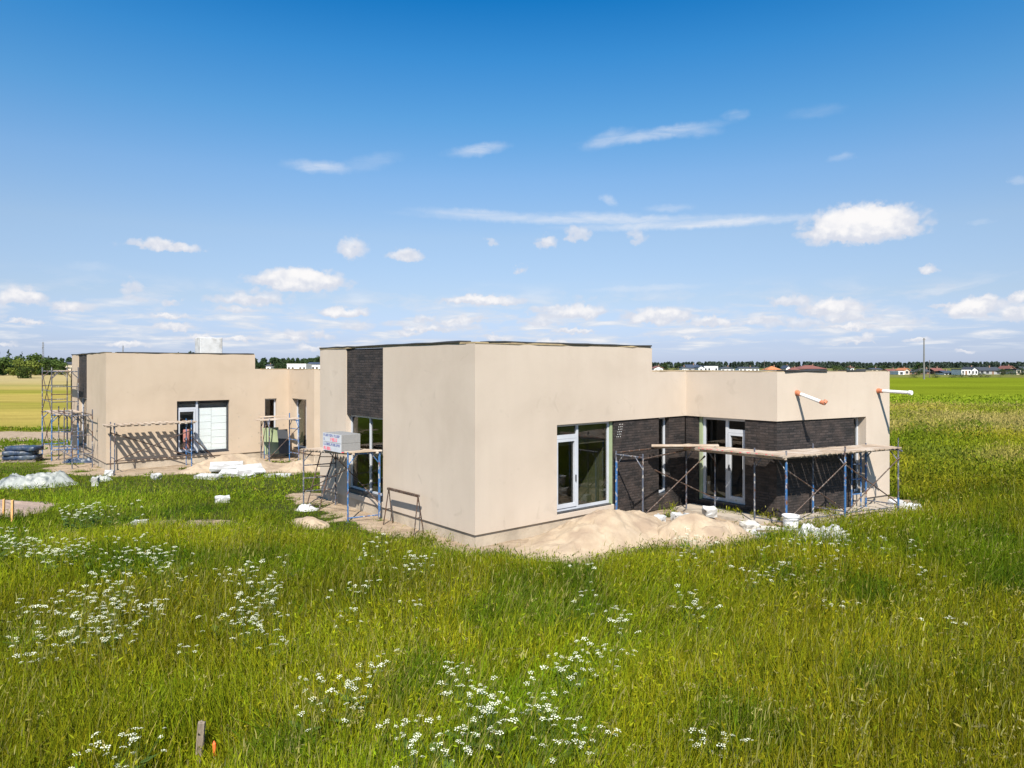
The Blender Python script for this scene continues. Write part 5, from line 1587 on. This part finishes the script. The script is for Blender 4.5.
# ------------------------------------------------------------------ far buildings
def far_house(px0, px1, base, eave, ridge, Y, wall, roof, label, style='gable', name='village_house', win=3, chimney=True, dep=8.0):
    """a detached building facing the camera: gable roof with the ridge across, hip, or flat"""
    x0, x1 = (px0 - 512) / F * Y, (px1 - 512) / F * Y
    ze = H - (eave - HZ) / F * Y; zr = H - (ridge - HZ) / F * Y
    root = empty(name, ((x0 + x1) / 2, Y, 0)); tag(root, label, 'house')
    hw = (x1 - x0) / 2
    m = MB(); m.box((0, dep / 2, ze / 2 - 0.2), (2 * hw, dep, ze + 0.4))
    if style == 'front':
        for yy in (0.0,):
            m.face([(-hw, yy, ze), (hw, yy, ze), (0, yy, zr - 0.15)]); m.face([(hw, dep, ze), (-hw, dep, ze), (0, dep, zr - 0.15)])
    m.build('wall', M[wall], root)
    r_ = MB(); o = 0.45
    if style == 'gable':
        r_.hexa([(-hw - o, -o, ze - 0.1), (hw + o, -o, ze - 0.1), (hw + o, dep / 2, zr - 0.2), (-hw - o, dep / 2, zr - 0.2), (-hw - o, -o, ze + 0.12), (hw + o, -o, ze + 0.12), (hw + o, dep / 2, zr), (-hw - o, dep / 2, zr)])
        r_.hexa([(-hw - o, dep / 2 + 0.01, zr - 0.2), (hw + o, dep / 2 + 0.01, zr - 0.2), (hw + o, dep + o, ze - 0.1), (-hw - o, dep + o, ze - 0.1), (-hw - o, dep / 2 + 0.01, zr), (hw + o, dep / 2 + 0.01, zr), (hw + o, dep + o, ze + 0.12), (-hw - o, dep + o, ze + 0.12)])
    elif style == 'hip':
        A_ = [(-hw - o, -o, ze), (hw + o, -o, ze), (hw + o, dep + o, ze), (-hw - o, dep + o, ze)]; k = min(hw, dep / 2) * 0.9
        B_ = [(-hw + k, dep / 2 - 0.05, zr), (hw - k, dep / 2 - 0.05, zr), (hw - k, dep / 2 + 0.05, zr), (-hw + k, dep / 2 + 0.05, zr)]
        r_.hexa(A_ + B_)
    elif style == 'front':
        for s_ in (-1, 1):
            P = [(s_ * (hw + o), -o, ze - 0.2), (s_ * 0.01, -o, zr - 0.15), (s_ * 0.01, dep + o, zr - 0.15), (s_ * (hw + o), dep + o, ze - 0.2)]
            Q = [(a, b, c + 0.25) for a, b, c in P]
            r_.hexa((P + Q) if s_ < 0 else (P[::-1] + Q[::-1]))
    else:
        r_.box((0, dep / 2, ze + 0.15), (2 * hw + 0.3, dep + 0.3, max(zr - ze, 0.3)))
    ro = r_.build('roof', M[roof], root)
    if chimney and style != 'flat':
        c_ = MB(); c_.box((hw * 0.3, dep / 2 - 0.6, zr + 0.1), (0.6, 0.6, 1.3)); c_.build('chimney', M['wall_brown'], ro)
    for k in range(win):
        xx = -hw + 2 * hw * (k + 0.5) / win; ww = min(1.4, 2 * hw / win * 0.55)
        if k == win // 2 and win > 2:
            d_ = MB(); d_.box((xx, -0.02, 1.05), (1.0, 0.08, 2.1)); d_.build('door', M['wall_brown'], root)
        else:
            f_ = MB(); f_.box((xx, -0.015, ze * 0.55), (ww, 0.07, 1.3)); f_.build('window', M['pane_dark'], root)
    return root


VY = 440
far_house(63, 74, 369, 364.6, 361.8, 420, 'wall_cream', 'roof_dark', 'pinkish building with dark roof at the right end of the left wood edge')
far_house(266, 270.5, 368, 366.0, 364.2, 500, 'wall_white', 'roof_dark', 'tiny white house among the spruces in the gap between the houses', win=1)
far_house(287, 306, 369, 364.4, 363.6, 470, 'wall_white', 'wall_white', 'long low white hall in the gap between the two houses', 'flat', win=5, dep=14)
far_house(307.5, 330, 369, 364.2, 362.2, 490, 'wall_white', 'roof_blue', 'white hall with dark blue roof beside the front house edge', win=6, dep=12)
far_house(654, 663, 371, 368.2, 366.0, 410, 'wall_white', 'roof_red', 'small white cottage with red roof at the left end of the village', 'front', win=2)
far_house(682.5, 687, 371, 368.0, 366.6, 400, 'wall_white', 'roof_dark', 'narrow white cottage left of the dark blue roofed house', win=2)
far_house(687, 699, 371, 367.8, 364.5, 430, 'wall_grey', 'roof_blue', 'grey house with large dark blue roof in the village', win=2)
far_house(698.5, 704, 371, 367.6, 365.6, 420, 'wall_white', 'roof_blue', 'white gabled annex beside the dark blue roofed house', 'front', win=1, chimney=False)
far_house(704, 718, 371, 366.0, 365.2, 425, 'wall_white', 'roof_dark', 'two storey white flat roofed house in the village', 'flat', win=4)
far_house(721, 734, 371, 368.6, 366.4, 430, 'wall_white', 'roof_dark', 'low white house with dark hipped roof right of the two storey one', 'hip', win=3)
far_house(739, 759, 371, 368.2, 366.8, 435, 'wall_white', 'roof_dark', 'wide low white house with dark roof left of the orange roof', win=5)
far_house(767.5, 781, 371.5, 369.8, 366.2, 400, 'wall_cream', 'roof_orange', 'house with bright orange hipped roof', 'hip', win=3)
far_house(786, 791, 371.5, 368.6, 365.6, 410, 'wall_white', 'roof_blue', 'narrow house with blue grey gable right of the orange roof', 'front', win=1)
far_house(791, 800, 371.5, 369.8, 367.4, 405, 'wall_cream', 'roof_red', 'low house with faded red roof left of the large red roof', 'hip', win=2)
far_house(799, 827, 372, 368.8, 365.2, 410, 'wall_brown', 'roof_red', 'large building with brownish red roof above the right wing', 'hip', win=5, dep=14)
far_house(850.5, 854, 371, 367.6, 366.6, 430, 'wall_white', 'roof_red', 'tiny white house between the dark trees above the parapet', win=1)
far_house(889, 900, 373, 371.2, 369.0, 380, 'wall_brown', 'roof_red', 'low dark red house just right of the front house edge', win=2)
far_house(898.5, 904.5, 374.5, 371.8, 371.0, 360, 'wall_white', 'wall_white', 'low white shed right of the front house edge', 'flat', win=1)
far_house(904.5, 909.5, 374.5, 370.6, 368.2, 365, 'wall_cream', 'roof_orange', 'small cream house with orange roof left of the dark barns', 'front', win=1)
far_house(910, 922, 374.5, 371.8, 369.2, 370, 'wall_brown', 'roof_dark', 'dark barn left of the tall pole', win=2)
far_house(922.5, 934, 374.5, 371.6, 368.6, 375, 'wall_brown', 'roof_dark', 'dark barn right of the tall pole', win=2)
far_house(934.5, 944, 374.5, 370.8, 368.0, 372, 'wall_brown', 'roof_red', 'brown house with red roof right of the dark barns', win=2)
far_house(944.5, 953, 374.8, 373.0, 370.6, 355, 'wall_white', 'roof_blue', 'low house with pale blue grey roof left of the white modern house', win=2)
far_house(961.5, 971, 375, 369.6, 368.9, 345, 'wall_white', 'roof_dark', 'white modern cube house with flat roof above the hedge', 'flat', win=3)
far_house(971.3, 978, 375, 370.2, 367.0, 350, 'wall_white', 'roof_dark', 'white gabled wing right of the white cube house', 'front', win=2)
far_house(979.5, 1001, 374, 370.6, 367.0, 370, 'wall_grey', 'roof_dark', 'long house with dark roof near the right frame edge', win=4)
far_house(1007, 1016, 374, 369.6, 366.0, 375, 'wall_brown', 'roof_red', 'brown gabled house near the right frame edge', 'front', win=2)
far_house(1016.5, 1021, 374, 369.8, 368.4, 360, 'wall_cream', 'roof_dark', 'small cream house at the right frame edge', 'flat', win=1)
far_house(1024, 1046, 374, 369.8, 366.6, 380, 'wall_cream', 'roof_dark', 'cream house cut off by the right frame edge', win=4)
far_house(872, 882, 371.5, 369.4, 368.0, 400, 'wall_cream', 'roof_dark', 'low cream shed between trees above the right wing parapet', win=2)

# poles and masts
m = MB(); q = at(924, 338, 236); pr = empty('utility_pole', (q.x, q.y, 0)); tag(pr, 'tall bare grey utility pole at the edge of the crop field', 'pole')
m.tube((0, 0, -0.5), (0, 0, q.z), 0.30, 10, 0.17); m.build('shaft', M['metal_pole'], pr)
m = MB(); m.box((0, 0, q.z - 0.5), (0.9, 0.12, 0.14)); m.build('crossarm', M['metal_pole'], pr)
q = at(929.5, 360, 262); pr = empty('utility_pole', (q.x, q.y, 0)); tag(pr, 'short thin wooden pole right of the tall grey pole', 'pole')
m = MB(); m.tube((0, 0, -0.5), (0, 0, q.z), 0.16, 8, 0.10); m.build('shaft', M['tar_pole'], pr)
m = MB(); m.box((0, 0, q.z - 0.4), (1.3, 0.12, 0.12)); m.build('crossarm', M['tar_pole'], pr)
q = at(764.5, 360, 400); pr = empty('utility_pole', (q.x, q.y, 0)); tag(pr, 'thin pole left of the orange roof in the village', 'pole')
m = MB(); m.tube((0, 0, -0.5), (0, 0, q.z), 0.16, 8, 0.10); m.build('shaft', M['tar_pole'], pr)


def lattice(px, top, Y, wd, label):
    q = at(px, top, Y); hh = q.z
    root = empty('lattice_mast', (q.x, q.y, 0)); tag(root, label, 'mast')
    m = MB(); n = 14
    for sx_, sy_ in ((-1, -1), (1, -1), (1, 1), (-1, 1)):
        m.tube((sx_ * wd / 2, sy_ * wd / 2, -1), (sx_ * wd * 0.25, sy_ * wd * 0.25, hh), 0.10, 5)
    for k in range(n):
        for j in range(4):
            c4 = ((-1, -1), (1, -1), (1, 1), (-1, 1)); a, b = c4[j], c4[(j + 1) % 4]
            f0, f1 = k / n, (k + 1) / n; w0_, w1_ = wd / 2 * (1 - f0 * 0.5), wd / 2 * (1 - f1 * 0.5)
            m.tube((a[0] * w0_, a[1] * w0_, hh * f0), (b[0] * w1_, b[1] * w1_, hh * f1), 0.05, 4)
    m.build('lattice', M['mast'], root)
    m = MB(); m.tube((0, 0, hh), (0, 0, hh + 2.5), 0.06, 5); m.box((0.6, 0, hh - 3), (0.5, 0.3, 1.4)); m.box((-0.6, 0, hh - 5), (0.5, 0.3, 1.4)); m.build('antenna', M['mast'], root)


lattice(43, 342, 620, 1.4, 'grey lattice mast rising above the wood edge at the left')
lattice(123, 345.5, 700, 1.1, 'thin distant mast rising above the rear house roof')

# ------------------------------------------------------------------ sun and sky
SUN = Vector((0.0, -1.03, 1.07)).normalized()
el = math.asin(SUN.z); az = math.atan2(SUN.x, SUN.y)
ld = bpy.data.lights.new('sun', 'SUN'); ld.energy = 5.0; ld.angle = R(0.5); ld.color = (1.0, 0.93, 0.83)
lo = bpy.data.objects.new('sun', ld); COL.objects.link(lo)
lo.rotation_euler = (-SUN).to_track_quat('-Z', 'Y').to_euler(); lo.location = SUN * 50

world = bpy.data.worlds.new('World'); scene.world = world; world.use_nodes = True
nt = world.node_tree
for n in list(nt.nodes): nt.nodes.remove(n)
wo = nt.nodes.new('ShaderNodeOutputWorld'); bg = nt.nodes.new('ShaderNodeBackground'); bg.inputs[1].default_value = 0.085
nt.links.new(bg.outputs[0], wo.inputs[0])
sky = nt.nodes.new('ShaderNodeTexSky'); sky.sky_type = 'NISHITA'; sky.sun_disc = False
sky.sun_elevation = el; sky.sun_rotation = az; sky.air_density = 1.0; sky.dust_density = 0.6; sky.ozone_density = 3.0; sky.altitude = 100


def MT(op, a, b=None, c=None, clamp=False):
    n = nt.nodes.new('ShaderNodeMath'); n.operation = op; n.use_clamp = clamp
    for i, v in enumerate((a, b, c)):
        if v is None: continue
        if isinstance(v, bpy.types.NodeSocket): nt.links.new(v, n.inputs[i])
        else: n.inputs[i].default_value = v
    return n.outputs[0]


def SM(v, a, b):
    n = nt.nodes.new('ShaderNodeMapRange'); n.interpolation_type = 'SMOOTHSTEP'
    for i, x in enumerate((v, a, b, 0.0, 1.0)):
        if isinstance(x, bpy.types.NodeSocket): nt.links.new(x, n.inputs[i])
        else: n.inputs[i].default_value = x
    return n.outputs[0]


dirv = N(nt, 'ShaderNodeTexCoord').outputs['Generated']
sp = N(nt, 'ShaderNodeSeparateXYZ', {0: dirv})
dx, dy, dz = sp.outputs
azn = MT('ARCTAN2', dx, dy); hyp = MT('SQRT', MT('ADD', MT('MULTIPLY', dx, dx), MT('MULTIPLY', dy, dy))); eln = MT('ARCTAN2', dz, hyp)
# clear northern air: deep blue overhead, pale towards the horizon
fe = nt.nodes.new('ShaderNodeMapRange'); nt.links.new(eln, fe.inputs[0]); fe.inputs[1].default_value = 0.0; fe.inputs[2].default_value = 0.48
tint = ramp(nt, fe.outputs[0], [(0.0, (0.61, 0.71, 1.15)), (0.06, (0.58, 0.63, 0.95)), (0.19, (0.76, 0.72, 0.80)), (0.37, (0.90, 0.87, 0.87)), (0.53, (0.77, 0.93, 1.0)), (0.69, (0.48, 0.92, 1.08)), (0.85, (0.24, 0.84, 1.13)), (1.0, (0.05, 0.68, 1.08))])
skyc = mixc(nt, 1.0, sky.outputs[0], tint, 'MULTIPLY')

# ragged edges
cv = N(nt, 'ShaderNodeCombineXYZ', {0: azn, 1: eln, 2: 0.0}).outputs[0]
nzA = N(nt, 'ShaderNodeTexNoise', {'Vector': cv, 'Scale': 42.0, 'Detail': 7.0, 'Roughness': 0.6})
nzB = N(nt, 'ShaderNodeTexNoise', {'Vector': N(nt, 'ShaderNodeVectorMath', {0: cv, 1: (3.1, 7.7, 1.3)}, operation='ADD').outputs[0], 'Scale': 60.0, 'Detail': 6.0, 'Roughness': 0.6})
nA = MT('SUBTRACT', nzA.outputs[0], 0.5); nB = MT('SUBTRACT', nzB.outputs[0], 0.5)
azd = MT('MULTIPLY_ADD', nA, 0.035, azn); eld = MT('MULTIPLY_ADD', nB, 0.022, eln)


def px2dir(px, py):
    x, z = (px - 512) / F, (HZ - py) / F
    return math.atan(x), math.atan2(z, math.hypot(1, x))


dens, shade = None, None
# px, py, half width, half height, strength
CL = [(862, 229, 56, 22, 1.25), (300, 283, 46, 14, 1.1), (258, 295, 40, 7, 0.5), (165, 247, 40, 8, 0.75), (352, 251, 17, 14, 0.7), (408, 257, 20, 8, 0.75), (22, 299, 26, 11, 0.95), (70, 308, 26, 7, 0.75), (133, 289, 13, 9, 0.6), (140, 299, 20, 6, 0.5),
      (174, 304, 11, 5, 0.7), (545, 243, 14, 8, 0.7), (578, 236, 15, 10, 0.6), (637, 239, 11, 10, 0.5), (520, 271, 9, 6, 0.6), (491, 244, 9, 6, 0.5), (926, 270, 12, 6, 0.7), (972, 311, 26, 11, 1.1), (832, 310, 36, 11, 0.95), (850, 318, 30, 8, 0.8), (660, 318, 36, 10, 0.95), (578, 314, 28, 9, 0.9), (585, 301, 16, 6, 0.4),
      (712, 323, 30, 7, 0.8), (424, 320, 14, 5, 0.7), (470, 320, 18, 5, 0.7), (310, 336, 34, 6, 0.75), (1018, 315, 18, 12, 0.9), (1020, 297, 10, 6, 0.8), (945, 288, 14, 6, 0.3), (865, 338, 12, 6, 0.75), (540, 322, 24, 6, 0.6), (795, 324, 40, 7, 0.6), (690, 335, 60, 5, 0.45), (905, 325, 30, 6, 0.5), (230, 297, 22, 5, 0.3), (390, 326, 30, 5, 0.45)]
rc_ = random.Random(17)
for k in range(40):
    yy = rc_.uniform(300, 352); f_ = (366 - yy) / 60
    CL.append((rc_.uniform(-40, 1064), yy, rc_.uniform(12, 34) * (0.6 + 0.6 * f_), rc_.uniform(3.0, 6.5) * (0.5 + 0.7 * f_), rc_.uniform(0.55, 0.95)))
for (px, py, rx, ry, st_) in CL:
    a0, e0 = px2dir(px, py); k = math.cos(a0) ** 2 / F
    rxa, rya = rx * 1.25 * k, ry * 1.25 * math.cos(a0) / F
    u = MT('MULTIPLY', MT('SUBTRACT', azd, a0), 1 / rxa); v = MT('MULTIPLY', MT('SUBTRACT', eld, e0), 1 / rya)
    v2 = MT('MAXIMUM', v, MT('MULTIPLY', v, -1.7))
    d = MT('SQRT', MT('ADD', MT('MULTIPLY', u, u), MT('MULTIPLY', v2, v2)))
    b = MT('MULTIPLY', SM(d, 1.32, 0.30), st_)
    dens = b if dens is None else MT('MAXIMUM', dens, b)
    s_ = MT('MULTIPLY', b, MT('MULTIPLY_ADD', v, 0.5, 0.5, clamp=True)); shade = s_ if shade is None else MT('MAXIMUM', shade, s_)
# thin wispy streaks
wv = N(nt, 'ShaderNodeTexNoise', {'Vector': N(nt, 'ShaderNodeMapping', {'Vector': cv, 'Rotation': (0, 0, 0.12), 'Scale': (14, 75, 1)}).outputs[0], 'Scale': 1.0, 'Detail': 6.0, 'Roughness': 0.6, 'Distortion': 0.8})
wn = SM(wv.outputs[0], 0.30, 0.72)
wisp = None
for (px, py, rx, ry, st_, tilt) in ((655, 134, 66, 6, 0.5, 0.08), (608, 139, 24, 8, 0.45, 0.22), (690, 131, 30, 6, 0.35, -0.05), (478, 150, 30, 6, 0.55, 0.12), (320, 167, 34, 6, 0.55, 0.0), (372, 162, 30, 8, 0.18, 0.25), (600, 220, 180, 5, 0.62, -0.03), (475, 214, 60, 5, 0.5, -0.04), (700, 223.5, 140, 5.0, 0.85, 0.0), (590, 218, 60, 6, 0.5, -0.03), (735, 115, 12, 5, 0.25, 0), (650, 288, 60, 3.5, 0.35, 0.02), (840, 158, 14, 4, 0.25, 0.1), (500, 298, 60, 4, 0.35, 0), (90, 266, 22, 5, 0.18, 0), (980, 222, 14, 3, 0.2, 0), (1018, 180, 10, 4, 0.3, 0), (670, 208, 25, 4, 0.3, 0), (610, 200, 8, 5, 0.4, -0.4), (815, 112, 30, 6, 0.12, 0)):
    a0, e0 = px2dir(px, py); k = math.cos(a0) ** 2 / F
    u0 = MT('SUBTRACT', azd, a0); v0 = MT('SUBTRACT', MT('MULTIPLY_ADD', nB, 0.010, eln), e0)
    v0 = MT('MULTIPLY_ADD', u0, -tilt, v0)
    u = MT('MULTIPLY', u0, 1 / (rx * 1.2 * k)); v = MT('MULTIPLY', v0, 1 / (ry * 1.2 * math.cos(a0) / F))
    d = MT('SQRT', MT('ADD', MT('MULTIPLY', u, u), MT('MULTIPLY', v, v)))
    b = MT('MULTIPLY', SM(d, 1.1, 0.2), st_); wisp = b if wisp is None else MT('MAXIMUM', wisp, b)
wisp = MT('MULTIPLY', wisp, MT('MULTIPLY_ADD', wn, 0.55, 0.45))
# small cumulus crowding towards the horizon (seen edge on: flat rows)
lel = MT('LOGARITHM', MT('MAXIMUM', MT('ADD', eln, 0.012), 0.004), 2.718)
hv = N(nt, 'ShaderNodeCombineXYZ', {0: MT('MULTIPLY', azn, 15.0), 1: MT('MULTIPLY', lel, 5.5), 2: 4.2}).outputs[0]
hn = N(nt, 'ShaderNodeTexNoise', {'Vector': hv, 'Scale': 1.0, 'Detail': 6.0, 'Roughness': 0.55, 'Distortion': 0.3})
cover = MT('MULTIPLY', SM(eln, 0.012, 0.03), SM(eln, 0.125, 0.05))
hcl = MT('MULTIPLY', SM(hn.outputs[0], 0.44, 0.62), MT('MULTIPLY', cover, 0.9))
vw = N(nt, 'ShaderNodeVectorMath', {0: cv, 1: N(nt, 'ShaderNodeVectorMath', {0: nzA.outputs[1], 'Scale': 0.012}, operation='SCALE').outputs[0]}, operation='ADD').outputs[0]
vo = N(nt, 'ShaderNodeTexVoronoi', {'Vector': N(nt, 'ShaderNodeMapping', {'Vector': vw, 'Scale': (1, 1.35, 1)}).outputs[0], 'Scale': 62.0, 'Smoothness': 0.5}, feature='SMOOTH_F1', voronoi_dimensions='2D')
vo2 = N(nt, 'ShaderNodeTexVoronoi', {'Vector': N(nt, 'ShaderNodeMapping', {'Vector': vw, 'Scale': (1, 1.3, 1)}).outputs[0], 'Scale': 150.0, 'Smoothness': 0.4}, feature='SMOOTH_F1', voronoi_dimensions='2D')
bil = MT('ADD', MT('MULTIPLY', MT('SUBTRACT', 0.42, vo.outputs[0]), 0.70), MT('MULTIPLY', MT('SUBTRACT', 0.40, vo2.outputs[0]), 0.20))
edge = SM(MT('ADD', MT('MULTIPLY_ADD', nA, 0.55, dens), MT('MULTIPLY', bil, SM(dens, 0.02, 0.40))), 0.17, 0.58)
lit = SM(MT('ADD', MT('MULTIPLY_ADD', nB, 0.5, shade), MT('MULTIPLY', bil, 0.45)), 0.24, 0.80)
ccol = mixc(nt, lit, (4.7, 4.95, 5.6, 1), (6.6, 6.5, 6.5, 1))
skyc = mixc(nt, hcl, skyc, mixc(nt, SM(hn.outputs[0], 0.55, 0.75), (4.7, 5.1, 5.8, 1), (6.4, 6.3, 6.3, 1)))
skyc = mixc(nt, wisp, skyc, (5.6, 5.8, 6.2, 1))
skyc = mixc(nt, MT('MULTIPLY', edge, MT('MINIMUM', MT('MULTIPLY', dens, 1.3), 1.0)), skyc, ccol)
nt.links.new(skyc, bg.inputs[0])

# ------------------------------------------------------------------ camera
cd = bpy.data.cameras.new('camera'); cam = bpy.data.objects.new('camera', cd); COL.objects.link(cam)
cam.location = (0, 0, H); cam.rotation_euler = (R(90), 0, 0)
cd.sensor_width = 36.0; cd.lens = F / 1024 * 36.0; cd.shift_y = -(384 - HZ) / 1024.0
cd.clip_start = 0.1; cd.clip_end = 12000
scene.camera = cam

vs = scene.view_settings
vs.view_transform = 'Standard'; vs.look = 'None'; vs.gamma = 1.0; vs.exposure = 0.8
scene.render.engine = 'CYCLES'
scene.cycles.max_bounces = 8; scene.cycles.diffuse_bounces = 3; scene.cycles.transparent_max_bounces = 16
scene.cycles.use_denoising = True
